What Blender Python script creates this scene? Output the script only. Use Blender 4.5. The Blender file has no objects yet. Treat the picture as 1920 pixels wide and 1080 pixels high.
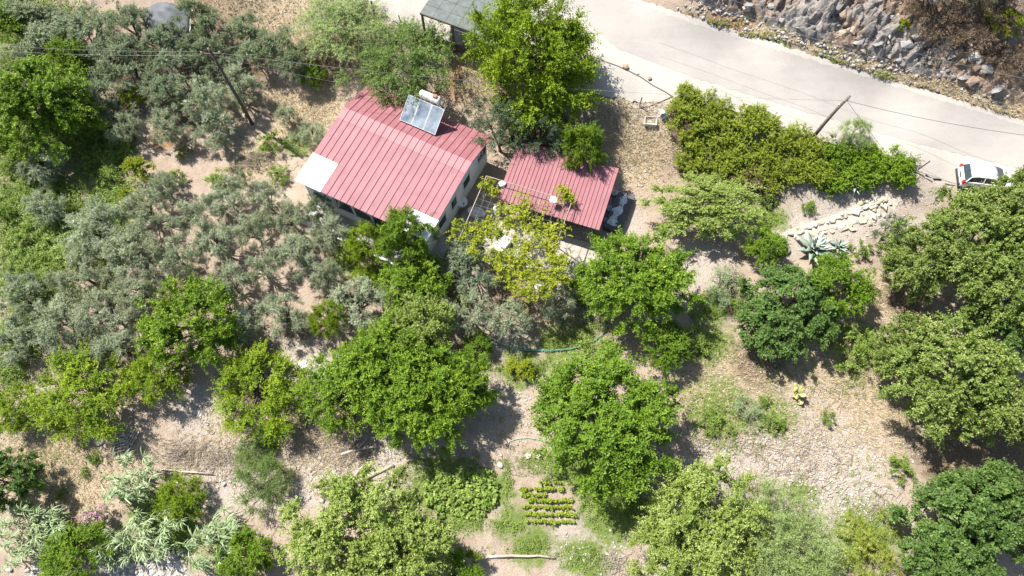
import bpy, math, random
import numpy as np
from mathutils import Vector, Matrix
R = math.radians
scene = bpy.context.scene
COL = scene.collection
# ------------------------------------------------------------------ camera, sky, sun, exposure
CAM_H, TILT, FPX = 47.0, R(23), 1280.0
cd = bpy.data.cameras.new('camera'); cam = bpy.data.objects.new('camera', cd); COL.objects.link(cam)
cam.location = (0, 0, CAM_H); cam.rotation_euler = (TILT, 0, 0)
cd.sensor_width = 36; cd.lens = 24.0; cd.clip_start = .5; cd.clip_end = 1200
scene.camera = cam
SUN_EL = R(55); SUN_TO = Vector((.80, -.60, 0))            # light travels towards +x, -y
world = bpy.data.worlds.new('World'); scene.world = world; world.use_nodes = True
wn = world.node_tree; sky = wn.nodes.new('ShaderNodeTexSky'); sky.sky_type = 'NISHITA'; sky.sun_disc = False
sky.sun_elevation = SUN_EL; sky.sun_rotation = math.atan2(-SUN_TO.x, -SUN_TO.y); sky.air_density = 1.2; sky.dust_density = 1.5
wn.links.new(sky.outputs[0], wn.nodes['Background'].inputs[0]); wn.nodes['Background'].inputs[1].default_value = .072
sd = bpy.data.lights.new('sun', 'SUN'); sd.energy = 4.6; sd.angle = R(.55); sd.color = (1, .955, .88)
sun = bpy.data.objects.new('sun', sd); COL.objects.link(sun)
sun.rotation_euler = Vector((SUN_TO.x*math.cos(SUN_EL), SUN_TO.y*math.cos(SUN_EL), -math.sin(SUN_EL))).to_track_quat('-Z', 'Y').to_euler()
sun.location = (-60, 60, 90)
vs = scene.view_settings; vs.view_transform = 'Standard'; vs.look = 'None'; vs.gamma = 1; vs.exposure = 1.2
scene.cycles.max_bounces = 6; scene.cycles.diffuse_bounces = 3; scene.cycles.transmission_bounces = 3; scene.cycles.glossy_bounces = 2
scene.cycles.use_adaptive_sampling = False; scene.cycles.use_denoising = True
# ------------------------------------------------------------------ pixel <-> place
FW = np.array([0, math.sin(TILT), -math.cos(TILT)]); UP = np.array([0, math.cos(TILT), math.sin(TILT)])
def at(u, v, z):
    D = FW + (540-v)/FPX*UP + np.array([(u-960)/FPX, 0, 0]); t = (z-CAM_H)/D[2]
    return np.array([0, 0, CAM_H]) + D*t
def depth(p): return float((np.asarray(p)-[0, 0, CAM_H]) @ FW)
rng = np.random.default_rng(7)
_tab = np.random.default_rng(3).random((256, 256))
def vnoise(x, y):
    xi = np.floor(x).astype(int); yi = np.floor(y).astype(int); fx = x-xi; fy = y-yi
    fx = fx*fx*(3-2*fx); fy = fy*fy*(3-2*fy); g = lambda a, b: _tab[a & 255, b & 255]
    return (g(xi, yi)*(1-fx)+g(xi+1, yi)*fx)*(1-fy)+(g(xi, yi+1)*(1-fx)+g(xi+1, yi+1)*fx)*fy
def fbm(x, y, o=4):
    s = 0; a = .5
    for k in range(o): s = s+a*(vnoise(x*2**k+17*k, y*2**k+31*k)-.5); a *= .55
    return s
CTRL = [  # u, v, ground height
 (500,250,0),(640,330,0),(720,400,0),(850,420,0),(900,300,.1),(560,160,.6),(1050,420,0),(1000,480,0),(760,480,-.1),
 (100,500,-.5),(300,450,-.3),(450,400,-.1),(250,300,.1),(0,200,.4),(0,0,1.6),(200,60,1.2),(400,20,2.6),(480,60,1.6),(420,130,.6),(600,40,3.3),(620,110,1.6),
 (0,700,-1),(-150,400,-.4),(-150,1000,-2.4),(720,20,4.0),(820,40,4.0),(930,40,4.0),(900,110,3.4),(780,110,2.2),(870,170,1.4),(1000,170,2.2),(960,250,.5),
 (1080,60,4),(1120,150,3.6),(1120,220,2.0),(1130,300,.6),(1280,185,3.5),(1230,250,2.1),(1210,330,.5),(1500,235,3.3),(1700,295,3.2),(1900,345,3.1),(2050,380,3.1),
 (1170,0,4.1),(1400,75,3.9),(1670,155,3.7),(1900,232,3.6),(2050,270,3.6),(1000,-60,4.2),(700,-60,4.3),(400,-80,5),(0,-100,3.5),
 (1300,0,5.6),(1500,0,6.6),(1500,60,5.4),(1700,0,7.4),(1700,90,5.6),(1900,0,8.4),(1900,100,6.4),(1900,180,4.6),(1700,-100,9.2),(2000,-100,10),(1350,-100,7.4),(1280,100,3.72),(1400,135,3.65),(1550,180,3.52),(1700,225,3.42),(1820,260,3.35),(1150,50,3.95),(1600,190,3.48),(1480,160,3.58),(1340,118,3.68),(1210,75,3.8),(1150,-100,5),
 (1400,270,2.2),(1400,340,.8),(1600,330,1.8),(1550,415,.5),(1660,385,1.3),(1350,470,-.1),(1700,360,1.9),(1850,420,1.4),(1800,500,.3),
 (1400,620,-.8),(1250,560,-.4),(1150,480,-.1),(900,920,-1.6),(1050,920,-1.6),(1500,850,-1.6),(200,1060,-2.7),(900,1080,-2.1),(1500,1080,-2.2),(300,850,-1.7),
 (600,690,-1),(960,655,-.9),(450,780,-1.5),(1800,900,-1.6),(1700,620,-.5),(1950,650,-.3),(2050,1000,-1.8),(2050,500,.5),(880,560,-.4),(1050,600,-.5),(1130,780,-1.3),(700,820,-1.5),
 (300,600,-.6),(600,560,-.4),(200,720,-1.2),(960,1200,-2.3),(0,1200,-3),(1900,1200,-2.2)]
CP = np.array([list(at(u, v, h)[:2])+[h] for u, v, h in CTRL])
_phi = lambda d2: np.sqrt(d2+2.5**2)
_A = _phi(((CP[:, None, :2]-CP[None, :, :2])**2).sum(-1)); _n = len(CP)
_M = np.block([[_A-np.eye(_n)*.15, np.ones((_n, 1))], [np.ones((1, _n)), np.zeros((1, 1))]])
_W = np.linalg.solve(_M, np.append(CP[:, 2], 0))
GX = np.arange(-75, 75.1, .5); GY = np.arange(-25, 75.1, .5)
_gx, _gy = np.meshgrid(GX, GY, indexing='ij')
GZ = np.full(_gx.shape, _W[-1])
for k in range(_n): GZ += _W[k]*_phi((_gx-CP[k, 0])**2+(_gy-CP[k, 1])**2)
GZ = np.clip(GZ, -4, 24)
def height(x, y):
    fx = np.clip((np.asarray(x, float)-GX[0])/.5, 0, len(GX)-1.001); fy = np.clip((np.asarray(y, float)-GY[0])/.5, 0, len(GY)-1.001)
    i = fx.astype(int); j = fy.astype(int); a = fx-i; b = fy-j
    return (GZ[i, j]*(1-a)+GZ[i+1, j]*a)*(1-b)+(GZ[i, j+1]*(1-a)+GZ[i+1, j+1]*a)*b
_ZS = np.linspace(26, -8, 171)
def Pv(u, v, off=0.):
    """points where the view rays of pixels u, v meet the ground raised by off"""
    u = np.atleast_1d(np.asarray(u, float)); v = np.atleast_1d(np.asarray(v, float))
    D = FW[None]+((540-v)/FPX)[:, None]*UP[None]; D[:, 0] += (u-960)/FPX
    k = (_ZS[None]-CAM_H)/D[:, 2:3]; X = k*D[:, 0:1]; Y = k*D[:, 1:2]
    e = _ZS[None]-off-height(X, Y); i = np.argmax(e < 0, axis=1); i = np.where(i == 0, len(_ZS)-1, i); r = np.arange(len(u))
    e0, e1 = e[r, i-1], e[r, i]; w = e0/np.where(np.abs(e0-e1) < 1e-9, 1, e0-e1); z = _ZS[i-1]+(_ZS[i]-_ZS[i-1])*np.clip(w, 0, 1)
    t = (z-CAM_H)/D[:, 2]; return np.stack([t*D[:, 0], t*D[:, 1], z], 1)
def P(u, v, off=0.): return Vector(Pv(u, v, off)[0].tolist())
def G(x, y): return float(height(x, y))
# ------------------------------------------------------------------ mesh helpers
class MB:
    def __init__(s): s.v = []; s.f = []; s.m = []
    def add(s, vs_, fs, m=0):
        k = len(s.v); s.v += [tuple(map(float, q)) for q in vs_]; s.f += [[k+i for i in f] for f in fs]; s.m += [m]*len(fs); return s
    def box(s, lo, hi, M=None, m=0):
        c = [Vector((x, y, z)) for z in (lo[2], hi[2]) for y in (lo[1], hi[1]) for x in (lo[0], hi[0])]
        if M is not None: c = [M @ q for q in c]
        return s.add(c, [(0,2,3,1),(4,5,7,6),(0,1,5,4),(2,6,7,3),(0,4,6,2),(1,3,7,5)], m)
    def tube(s, pts, rad, n=6, m=0, cap=True):
        pts = [Vector(p) for p in pts]; rad = rad if hasattr(rad, '__len__') else [rad]*len(pts); vv = []; ff = []
        for i, p in enumerate(pts):
            d = (pts[min(i+1, len(pts)-1)]-pts[max(i-1, 0)]).normalized()
            a = d.cross(Vector((0, 0, 1)) if abs(d.z) < .9 else Vector((1, 0, 0))).normalized(); b = d.cross(a)
            for k in range(n):
                t = 2*math.pi*k/n; vv.append(p+(a*math.cos(t)+b*math.sin(t))*rad[i])
        for i in range(len(pts)-1):
            for k in range(n):
                q = (k+1) % n; ff.append((i*n+k, i*n+q, (i+1)*n+q, (i+1)*n+k))
        if cap: ff += [tuple(range(n))[::-1], tuple((len(pts)-1)*n+k for k in range(n))]
        return s.add(vv, ff, m)
    def lathe(s, prof, n=16, M=None, m=0):
        vv = [Vector((r*math.cos(2*math.pi*k/n), r*math.sin(2*math.pi*k/n), z)) for r, z in prof for k in range(n)]
        if M is not None: vv = [M @ q for q in vv]
        ff = [(i*n+k, i*n+(k+1) % n, (i+1)*n+(k+1) % n, (i+1)*n+k) for i in range(len(prof)-1) for k in range(n)]
        ff += [tuple(range(n))[::-1], tuple((len(prof)-1)*n+k for k in range(n))]
        return s.add(vv, ff, m)
    def mesh(s, name, mats, smooth=False):
        me = bpy.data.meshes.new(name); me.from_pydata(s.v, [], s.f)
        for q in (mats if isinstance(mats, (list, tuple)) else [mats]): me.materials.append(q)
        me.polygons.foreach_set('material_index', s.m)
        if smooth: me.polygons.foreach_set('use_smooth', [True]*len(s.f))
        me.update(); return me
    def build(s, name, mats, parent=None, smooth=False, bevel=0):
        o = link(name, s.mesh(name, mats, smooth), parent)
        if bevel:
            b = o.modifiers.new('bevel', 'BEVEL'); b.width = bevel; b.segments = 2; b.limit_method = 'ANGLE'
        return o
def link(name, data, parent=None, loc=None, rotz=0, scale=None):
    o = bpy.data.objects.new(name, data); COL.objects.link(o)
    if parent is not None: o.parent = parent
    if loc is not None: o.location = loc
    if rotz: o.rotation_euler = (0, 0, rotz)
    if scale is not None: o.scale = scale
    return o
def tag(o, label=None, cat=None, group=None, kind=None):
    for k, val in (('label', label), ('category', cat), ('group', group), ('kind', kind)):
        if val: o[k] = val
    return o
def thing(name, label, cat, loc, rotz=0, group=None, scale=None):
    return tag(link(name, None, None, loc, rotz, scale), label, cat, group)
def pmesh(name, V, F, mats, tint=None, smooth=False):
    """numpy quads/tris (F: (n,k)) to a mesh, with an optional float attribute per face"""
    me = bpy.data.meshes.new(name); n, k = F.shape
    me.vertices.add(len(V)); me.vertices.foreach_set('co', np.ascontiguousarray(V, dtype=np.float32).ravel())
    me.loops.add(n*k); me.loops.foreach_set('vertex_index', np.ascontiguousarray(F, dtype=np.int32).ravel())
    me.polygons.add(n); me.polygons.foreach_set('loop_start', np.arange(n, dtype=np.int32)*k)
    for q in (mats if isinstance(mats, (list, tuple)) else [mats]): me.materials.append(q)
    me.update(calc_edges=True)
    if tint is not None:
        a = me.attributes.new('tint', 'FLOAT', 'FACE'); a.data.foreach_set('value', np.asarray(tint, dtype=np.float32))
    if smooth: me.polygons.foreach_set('use_smooth', np.ones(n, dtype=bool))
    return me
# ------------------------------------------------------------------ materials
def nt(name):
    m = bpy.data.materials.new(name); m.use_nodes = True; t = m.node_tree
    return m, t, t.nodes['Principled BSDF'], lambda a, b: t.links.new(a, b)
def ramp(t, src, stops):
    r = t.nodes.new('ShaderNodeValToRGB'); e = r.color_ramp.elements
    while len(e) < len(stops): e.new(.5)
    for q, (p, c) in zip(e, stops): q.position = p; q.color = (*c, 1)
    t.links.new(src, r.inputs[0]); return r.outputs[0]
def noise(t, scale, det=4, vec=None, rough=.55):
    n = t.nodes.new('ShaderNodeTexNoise'); n.inputs['Scale'].default_value = scale; n.inputs['Detail'].default_value = det; n.inputs['Roughness'].default_value = rough
    if vec is None:
        tc = t.nodes.new('ShaderNodeTexCoord'); vec = tc.outputs['Object']
    t.links.new(vec, n.inputs['Vector']); return n.outputs['Fac']
def mix(t, fac, a, b, mode='MIX'):
    m = t.nodes.new('ShaderNodeMix'); m.data_type = 'RGBA'; m.blend_type = mode
    for s_, val in ((0, fac), (6, a), (7, b)):
        if isinstance(val, (int, float)): m.inputs[s_].default_value = val
        elif isinstance(val, tuple): m.inputs[s_].default_value = (*val, 1)
        else: t.links.new(val, m.inputs[s_])
    return m.outputs[2]
def bump(t, h, b, strength=.4, dist=.05):
    n = t.nodes.new('ShaderNodeBump'); n.inputs['Strength'].default_value = strength; n.inputs['Distance'].default_value = dist
    t.links.new(h, n.inputs['Height']); t.links.new(n.outputs[0], b.inputs['Normal'])
def sc(c, k): return tuple(min(1, q*k) for q in c)
def plain(name, c, rough=.6, var=.25, scale=3., metal=0., spec=.5, b=0., det=5, c2=None):
    m, t, p, L = nt(name); n = noise(t, scale, det)
    L(ramp(t, n, [(.3, sc(c, 1-var)), (.7, c2 or sc(c, 1+var*.6))]), p.inputs['Base Color'])
    p.inputs['Roughness'].default_value = rough; p.inputs['Metallic'].default_value = metal; p.inputs['Specular IOR Level'].default_value = spec
    if b: bump(t, noise(t, scale*6, 4), p, b)
    return m
def foliage(name, dark, mid, light, trans=.28, rough=.5, spec=.35, hue=.25, alt=None):
    """leaf material: colour by the leaf's own tint, a little by the plant"""
    m, t, p, L = nt(name)
    a = t.nodes.new('ShaderNodeAttribute'); a.attribute_name = 'tint'
    c = ramp(t, a.outputs['Fac'], [(0, dark), (.5, mid), (1, light)])
    oi = t.nodes.new('ShaderNodeObjectInfo')
    c = mix(t, ramp(t, oi.outputs['Random'], [(0, (0, 0, 0)), (1, (hue, hue, hue))]), c, alt or sc(mid, .7))
    L(c, p.inputs['Base Color']); p.inputs['Roughness'].default_value = rough; p.inputs['Specular IOR Level'].default_value = spec
    tr = t.nodes.new('ShaderNodeBsdfTranslucent'); L(mix(t, .5, c, (.25, .34, .02)), tr.inputs[0])
    ms = t.nodes.new('ShaderNodeMixShader'); ms.inputs[0].default_value = trans
    L(p.outputs[0], ms.inputs[1]); L(tr.outputs[0], ms.inputs[2]); L(ms.outputs[0], t.nodes['Material Output'].inputs[0])
    return m
M_bark = plain('bark', (.10, .075, .055), .9, .4, 5, b=.6)
M_bark_pale = plain('bark_pale', (.26, .22, .18), .9, .35, 5, b=.5)
F_olive = foliage('olive_leaves', (.14,.175,.10), (.33,.385,.235), (.62,.66,.50), .18, .55, .3, .35, (.36,.38,.22))
F_olive_green = foliage('dense_olive_leaves', (.09,.125,.065), (.20,.255,.15), (.40,.46,.33), .18, .55, .3, .4, (.20,.23,.09))
F_bright = foliage('bright_leaves', (.045,.095,.004), (.145,.25,.012), (.31,.44,.04), .26, .55, .28, .5, (.11,.20,.02))
F_lime = foliage('lime_leaves', (.065,.12,.004), (.19,.285,.010), (.38,.47,.03), .28, .55, .25, .35, (.18,.27,.01))
F_deep = foliage('deep_leaves', (.04,.08,.018), (.10,.175,.038), (.20,.30,.085), .28, .55, .28, .3, (.085,.16,.03))
F_plane = foliage('plane_leaves', (.075,.115,.02), (.21,.28,.06), (.44,.49,.18), .24, .55, .25, .45, (.17,.25,.05))
F_pale_plane = foliage('pale_plane_leaves', (.12,.175,.025), (.28,.37,.075), (.50,.55,.22), .28, .55, .25, .3)
F_scrub = foliage('yellow_scrub_leaves', (.13,.17,.02), (.31,.37,.055), (.52,.55,.15), .3, .55, .25, .2)
F_fine = foliage('fine_leaves', (.055,.10,.02), (.145,.225,.052), (.27,.37,.11), .28, .55, .25, .3)
F_cedar = foliage('cedar_leaves', (.05,.08,.042), (.105,.15,.08), (.20,.25,.15), .14, .6, .2, .3)
F_willow = foliage('willow_leaves', (.15,.22,.05), (.29,.38,.12), (.50,.58,.32), .30, .5, .3, .3)
F_vine = foliage('grape_leaves', (.15,.20,.010), (.34,.39,.025), (.54,.53,.07), .36, .55, .3, .2)
F_gold = foliage('yellow_leaves', (.12,.16,.005), (.26,.32,.012), (.42,.44,.04), .34, .55, .3, .2)
F_reed = foliage('reed_leaves', (.12,.18,.06), (.27,.36,.17), (.48,.56,.36), .24, .5, .3, .3)
F_agave = foliage('agave_leaves', (.16,.22,.17), (.30,.37,.31), (.52,.58,.50), .05, .4, .5, .2)
F_pink = foliage('pink_blossom', (.45,.14,.28), (.65,.28,.45), (.8,.5,.62), .25, .6, .2, .2)
F_bank = foliage('bank_leaves', (.10,.15,.008), (.25,.325,.025), (.43,.47,.07), .3, .55, .25, .35, (.22,.22,.05))
F_straw = foliage('dry_straw', (.32,.25,.15), (.50,.41,.27), (.66,.58,.43), .12, .8, .15, .1)
F_twig = foliage('dry_twigs', (.19,.155,.12), (.33,.28,.23), (.50,.45,.39), 0, .9, .1, .1)
F_weed = foliage('weed_leaves', (.085,.15,.018), (.21,.31,.05), (.38,.47,.14), .3, .5, .3, .3)
F_brown = foliage('brown_scrub', (.08,.055,.04), (.18,.13,.09), (.30,.23,.16), .1, .8, .1, .3)
# ------------------------------------------------------------------ ground
ZONE = dict(
 straw=[(560,230,60),(600,200,50),(470,300,50),(520,190,40),(640,130,50),(100,870,90),(140,920,80),(60,850,60),(900,160,50),(1180,230,90),(1200,290,70),(1160,200,60),(700,130,40),(480,30,110),
        (540,40,80),(420,170,60),(1640,560,50),(1560,700,110),(1650,780,90),(1350,720,110),(1500,120,60),(1800,190,90),(1900,210,70),(1720,160,50),(1450,60,50),(1600,130,70),(600,800,70),(440,830,90),(840,640,60),(1070,600,60),(960,200,40)],
 green=[(60,300,80),(100,450,120),(60,380,90),(60,500,90),(200,300,60),(200,380,60),(150,270,50),(40,640,60),(120,560,50),(220,430,40),(1060,640,70),(1100,610,40),(1330,640,60),(1350,770,90),(1330,580,50),(1450,780,60),(940,920,40),(960,980,50),(1150,960,90),(1000,1020,60),(860,940,90),
        (1100,1050,70),(300,970,90),(1440,410,50),(650,480,50),(700,510,40),(980,690,60),(1610,640,60),(560,270,40),(1330,120,40),(1450,90,40),(1550,120,40),(1650,150,30),(800,920,60),(1500,920,40),(30,60,80),(1080,870,70),(330,1000,90),(1620,1000,90)],
 pale=[(1200,170,70),(1290,190,40),(740,20,50),(1560,410,90),(1640,390,60),(1480,440,60),(1540,880,150),(1450,850,80),(1600,950,100),(1100,470,70),(1020,470,80),(1320,500,60),(820,640,60),(560,690,70),(700,870,80),(430,880,90),(960,650,40),(1100,1030,80),(1250,1060,60),
       (260,1060,90),(500,900,70),(380,770,60),(60,780,60),(940,760,60),(1350,860,80),(1740,330,60),(600,900,60),(780,900,40),(1720,420,40),(420,360,30),(1160,420,50)],
 dark=[(130,160,80),(60,250,90),(180,240,80),(350,200,70),(400,130,60),(450,130,60),(250,130,70),(480,700,80),(800,560,70),(760,500,50),(960,560,50),(1700,560,50),(1820,820,140),(1780,860,80),(1900,850,80),(560,640,50),(620,100,60),(1790,40,140),(1880,60,110),(1650,20,60),(1600,440,40),(1600,640,30),(360,560,60),(640,560,40),(1370,560,40),(1420,680,60),(1000,250,60),(1440,330,60),(1560,340,60),(1300,290,50)],  # dark litter soil, with tree shade painted in too, as at upper left
 rust=[(420,30,60),(460,70,40),(400,180,40),(870,150,40),(1210,300,40),(1290,230,40),(1380,30,70),(1500,80,60),(1640,100,70),(1820,130,60),(310,260,30)])
def zone_at(X, Y, kind):
    s = np.zeros_like(X)
    for u, v, r in ZONE[kind]:
        c = P(u, v); rw = r*depth(c)/FPX
        s = np.maximum(s, np.exp(-(((X-c.x)**2+((Y-c.y)*1.0)**2)/(rw*rw))*1.1))
    return s
def strip_uv(lo, hi, n, lat):
    def res(pl):
        pl = np.array(pl, float); d = np.append(0, np.cumsum(np.hypot(*np.diff(pl, axis=0).T))); t = np.linspace(0, d[-1], n)
        return np.stack([np.interp(t, d, pl[:, 0]), np.interp(t, d, pl[:, 1])], 1)
    a, b = res(lo), res(hi)
    return np.stack([a+(b-a)*k for k in np.linspace(0, 1, lat)], 1)
SH_LO = [(330,-300),(480,-180),(600,-90),(690,0),(735,38),(800,68),(880,92),(960,112),(1060,135),(1115,178),(1200,192),(1285,190),(1340,196),(1500,252),(1640,292),(1720,322),(1800,352),(1920,378),(2080,410)]
SH_HI = [(800,-300),(940,-170),(1040,-90),(1110,-40),(1190,-4),(1300,33),(1420,70),(1560,115),(1690,156),(1810,192),(1920,226),(2080,272)]
RD_LO = [(560,-300),(730,-170),(860,-90),(985,-30),(1070,20),(1160,92),(1300,146),(1500,206),(1700,264),(1920,318),(2080,350)]
RD_HI = [(780,-300),(920,-170),(1020,-90),(1100,-38),(1180,0),(1290,41),(1410,79),(1560,124),(1690,165),(1810,202),(1920,236),(2080,282)]
# where the shoulder lies the ground sheet dips below it
xs = np.concatenate([np.arange(-420, -62, 20), np.arange(-62, 62, .3), np.arange(62, 421, 20)])
ys = np.concatenate([np.arange(-300, -12, 20), np.arange(-12, 62, .3), np.arange(62, 421, 20)])
gx, gy = np.meshgrid(xs, ys, indexing='ij')
gz = height(gx, gy)
near = (np.abs(gx) < 62) & (gy > -12) & (gy < 62)
gz = gz + np.where(near, fbm(gx*.35, gy*.35, 5)*.3+fbm(gx*1.7+9, gy*1.7, 3)*.10, 0) + np.where(near, 0, np.clip(np.hypot(np.clip(np.abs(gx)-62, 0, 999), np.clip(gy-62, 0, 999))*.12, 0, 30))
def in_poly(X, Y, poly):
    c = np.zeros(X.shape, bool); n = len(poly)
    for i in range(n):
        x1, y1 = poly[i]; x2, y2 = poly[(i+1) % n]
        if y1 == y2: continue
        c ^= ((y1 > Y) != (y2 > Y)) & (X < (x2-x1)*(Y-y1)/(y2-y1)+x1)
    return c
def world_poly(uv): return [tuple(P(u, v)[:2]) for u, v in uv]
SHOULDER = world_poly(SH_LO+SH_HI[::-1])
mask = in_poly(gx, gy, SHOULDER)
gz = np.where(mask, height(gx, gy)-.22, gz)
def flat(uv, z, drop):
    global gz
    gz = np.where(in_poly(gx, gy, [tuple(at(u, v, z)[:2]) for u, v in uv]), z-drop, gz)
nx, ny = gx.shape
V = np.stack([gx, gy, gz], -1).reshape(-1, 3)
i, j = np.meshgrid(np.arange(nx-1), np.arange(ny-1), indexing='ij')
Fq = np.stack([i*ny+j, (i+1)*ny+j, (i+1)*ny+j+1, i*ny+j+1], -1).reshape(-1, 4)
def ground_material():
    m, t, p, L = nt('dry_ground'); tc = t.nodes.new('ShaderNodeTexCoord').outputs['Object']
    def attr(n):
        a = t.nodes.new('ShaderNodeAttribute'); a.attribute_name = n; return a.outputs['Fac']
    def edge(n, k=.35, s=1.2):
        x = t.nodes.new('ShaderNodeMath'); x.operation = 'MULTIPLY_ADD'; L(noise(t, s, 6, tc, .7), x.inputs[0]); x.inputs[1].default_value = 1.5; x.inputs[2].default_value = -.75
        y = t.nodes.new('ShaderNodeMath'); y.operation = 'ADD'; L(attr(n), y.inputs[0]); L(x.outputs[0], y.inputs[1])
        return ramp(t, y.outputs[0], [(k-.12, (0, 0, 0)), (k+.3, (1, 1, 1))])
    n1 = noise(t, .7, 8, tc, .7); n2 = noise(t, 9, 6, tc, .7); n3 = noise(t, 42, 3, tc)
    soil = ramp(t, n1, [(.3, (.25,.185,.14)), (.5, (.345,.268,.21)), (.72, (.42,.345,.28))])
    soil = mix(t, ramp(t, n2, [(.4, (0,0,0)), (.75, (.55,.55,.55))]), soil, (.50,.43,.35))
    c = mix(t, edge('rust'), soil, ramp(t, n2, [(.3, (.27,.15,.08)), (.7, (.40,.25,.15))]))
    c = mix(t, edge('straw'), c, ramp(t, n2, [(.3, (.28,.21,.14)), (.55, (.41,.325,.225)), (.75, (.50,.42,.31))]))
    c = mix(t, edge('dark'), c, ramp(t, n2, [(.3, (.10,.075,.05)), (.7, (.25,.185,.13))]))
    c = mix(t, edge('pale'), c, ramp(t, n2, [(.3, (.29,.24,.20)), (.55, (.42,.365,.315)), (.75, (.50,.45,.40))]))
    c = mix(t, edge('green', .52), c, ramp(t, n2, [(.3, (.09,.13,.03)), (.6, (.17,.22,.06)), (.8, (.30,.28,.13))]))
    c = mix(t, ramp(t, n3, [(.3, (.55,.55,.55)), (.5, (0,0,0))]), c, (.12,.09,.065), 'MULTIPLY')
    L(c, p.inputs['Base Color']); p.inputs['Roughness'].default_value = .95; p.inputs['Specular IOR Level'].default_value = .1
    bump(t, n2, p, .8, .12); return m
M_ground = ground_material()
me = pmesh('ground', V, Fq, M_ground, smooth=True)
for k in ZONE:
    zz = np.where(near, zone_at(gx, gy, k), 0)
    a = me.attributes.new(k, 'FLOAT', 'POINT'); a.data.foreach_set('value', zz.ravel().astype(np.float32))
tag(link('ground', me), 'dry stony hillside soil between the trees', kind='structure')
# ------------------------------------------------------------------ road and its gravel shoulders
def strip(name, lo, hi, n, lat, off, mat_, jit=0, label=None):
    uv = strip_uv(lo, hi, n, lat); uv[:, [0, -1]] += rng.normal(size=(n, 2, 2))*jit
    VV = Pv(uv[..., 0].ravel(), uv[..., 1].ravel()); VV[:, 2] += off
    a, b = np.meshgrid(np.arange(n-1), np.arange(lat-1), indexing='ij')
    FF = np.stack([a*lat+b, (a+1)*lat+b, (a+1)*lat+b+1, a*lat+b+1], -1).reshape(-1, 4)
    return tag(link(name, pmesh(name, VV, FF, mat_, smooth=True)), label, kind='structure')
m, t, p, L = nt('road_gravel')
L(mix(t, ramp(t, noise(t, 14, 5), [(.35, (1,1,1)), (.6, (0,0,0))]), ramp(t, noise(t, .5, 7, None, .7), [(.3, (.34,.315,.285)), (.7, (.45,.43,.395))]), (.33,.29,.25)), p.inputs['Base Color'])
p.inputs['Roughness'].default_value = .95; bump(t, noise(t, 30, 4), p, .5, .03); M_gravel = m
m, t, p, L = nt('worn_road')
tc = t.nodes.new('ShaderNodeTexCoord'); mp = t.nodes.new('ShaderNodeMapping'); mp.inputs['Rotation'].default_value = (0, 0, .30); mp.inputs['Scale'].default_value = (.16, 1.6, 1)
L(tc.outputs['Object'], mp.inputs['Vector'])
wear = ramp(t, noise(t, 1.0, 5, mp.outputs[0], .6), [(.25, (.30,.28,.262)), (.55, (.33,.31,.29)), (.8, (.365,.345,.325))])
L(mix(t, ramp(t, noise(t, 20, 5), [(.38, (.75,.75,.75)), (.6, (0,0,0))]), wear, (.27,.245,.22)), p.inputs['Base Color'])
p.inputs['Roughness'].default_value = .9; bump(t, noise(t, 60, 3), p, .3, .02); M_road = m
b0 = p.inputs['Base Color'].links[0].from_socket
L(mix(t, ramp(t, noise(t, .35, 6, None, .7), [(.45, (0,0,0)), (.62, (.5,.5,.5))]), b0, (.25,.232,.215)), p.inputs['Base Color'])
strip('road_shoulder', SH_LO, SH_HI, 280, 34, .0, M_gravel, 1.6)
strip('road', RD_LO, RD_HI, 280, 20, .012, M_road, 1.1)
# ------------------------------------------------------------------ rocky cut above the road
def rocky_material():
    m, t, p, L = nt('cut_rock'); n1 = noise(t, .55, 7, None, .7); n2 = noise(t, 5, 6, None, .7)
    c = ramp(t, n1, [(.32, (.17,.11,.078)), (.5, (.29,.205,.15)), (.72, (.36,.29,.23))])
    la = t.nodes.new('ShaderNodeAttribute'); la.attribute_name = 'lump'
    c = mix(t, ramp(t, la.outputs['Fac'], [(.46, (0,0,0)), (.66, (1,1,1))]), c, ramp(t, noise(t, 2.2, 5, None, .7), [(.3, (.16,.155,.15)), (.5, (.27,.265,.26)), (.7, (.38,.375,.365))]))
    L(mix(t, ramp(t, n2, [(.35, (.8,.8,.8)), (.6, (0,0,0))]), c, (.19,.13,.09)), p.inputs['Base Color'])
    p.inputs['Roughness'].default_value = .95; bump(t, n2, p, .9, .15); return m
uv = strip_uv([(1195,-22),(1310,12),(1430,52),(1560,98),(1690,140),(1810,178),(1920,212),(2080,255)], [(1230,-110),(1330,-110),(1450,-110),(1560,-110),(1690,-110),(1810,-110),(1920,-110),(2080,-110)], 420, 170)
VV = Pv(uv[..., 0].ravel(), uv[..., 1].ravel()).reshape(420, 170, 3)
s_ = VV[..., 0]*.8+VV[..., 1]*.55; w_ = -VV[..., 0]*.55+VV[..., 1]*.8
lump_s = fbm(s_*.16+40, w_*.3, 3)
def facets(s_, w_, n, aspect, hmax, tilt, seed):
    """broken rock: every cell of a Voronoi pattern is a tilted flat block"""
    g = np.random.default_rng(seed); S = s_.ravel()/aspect; W = w_.ravel(); cs = g.uniform(S.min(), S.max(), n); cw = g.uniform(W.min(), W.max(), n)
    h = hmax*g.random(n)**1.5; gs, gw = g.normal(-tilt*.3, tilt, n), g.normal(tilt*.5, tilt, n); out = np.zeros(len(S))
    for a in range(0, len(S), 4000):
        d = (S[a:a+4000, None]-cs)**2+(W[a:a+4000, None]-cw)**2; k = d.argmin(1); out[a:a+4000] = h[k]+gs[k]*(S[a:a+4000]-cs[k])+gw[k]*(W[a:a+4000]-cw[k])
    return out.reshape(s_.shape)
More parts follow.
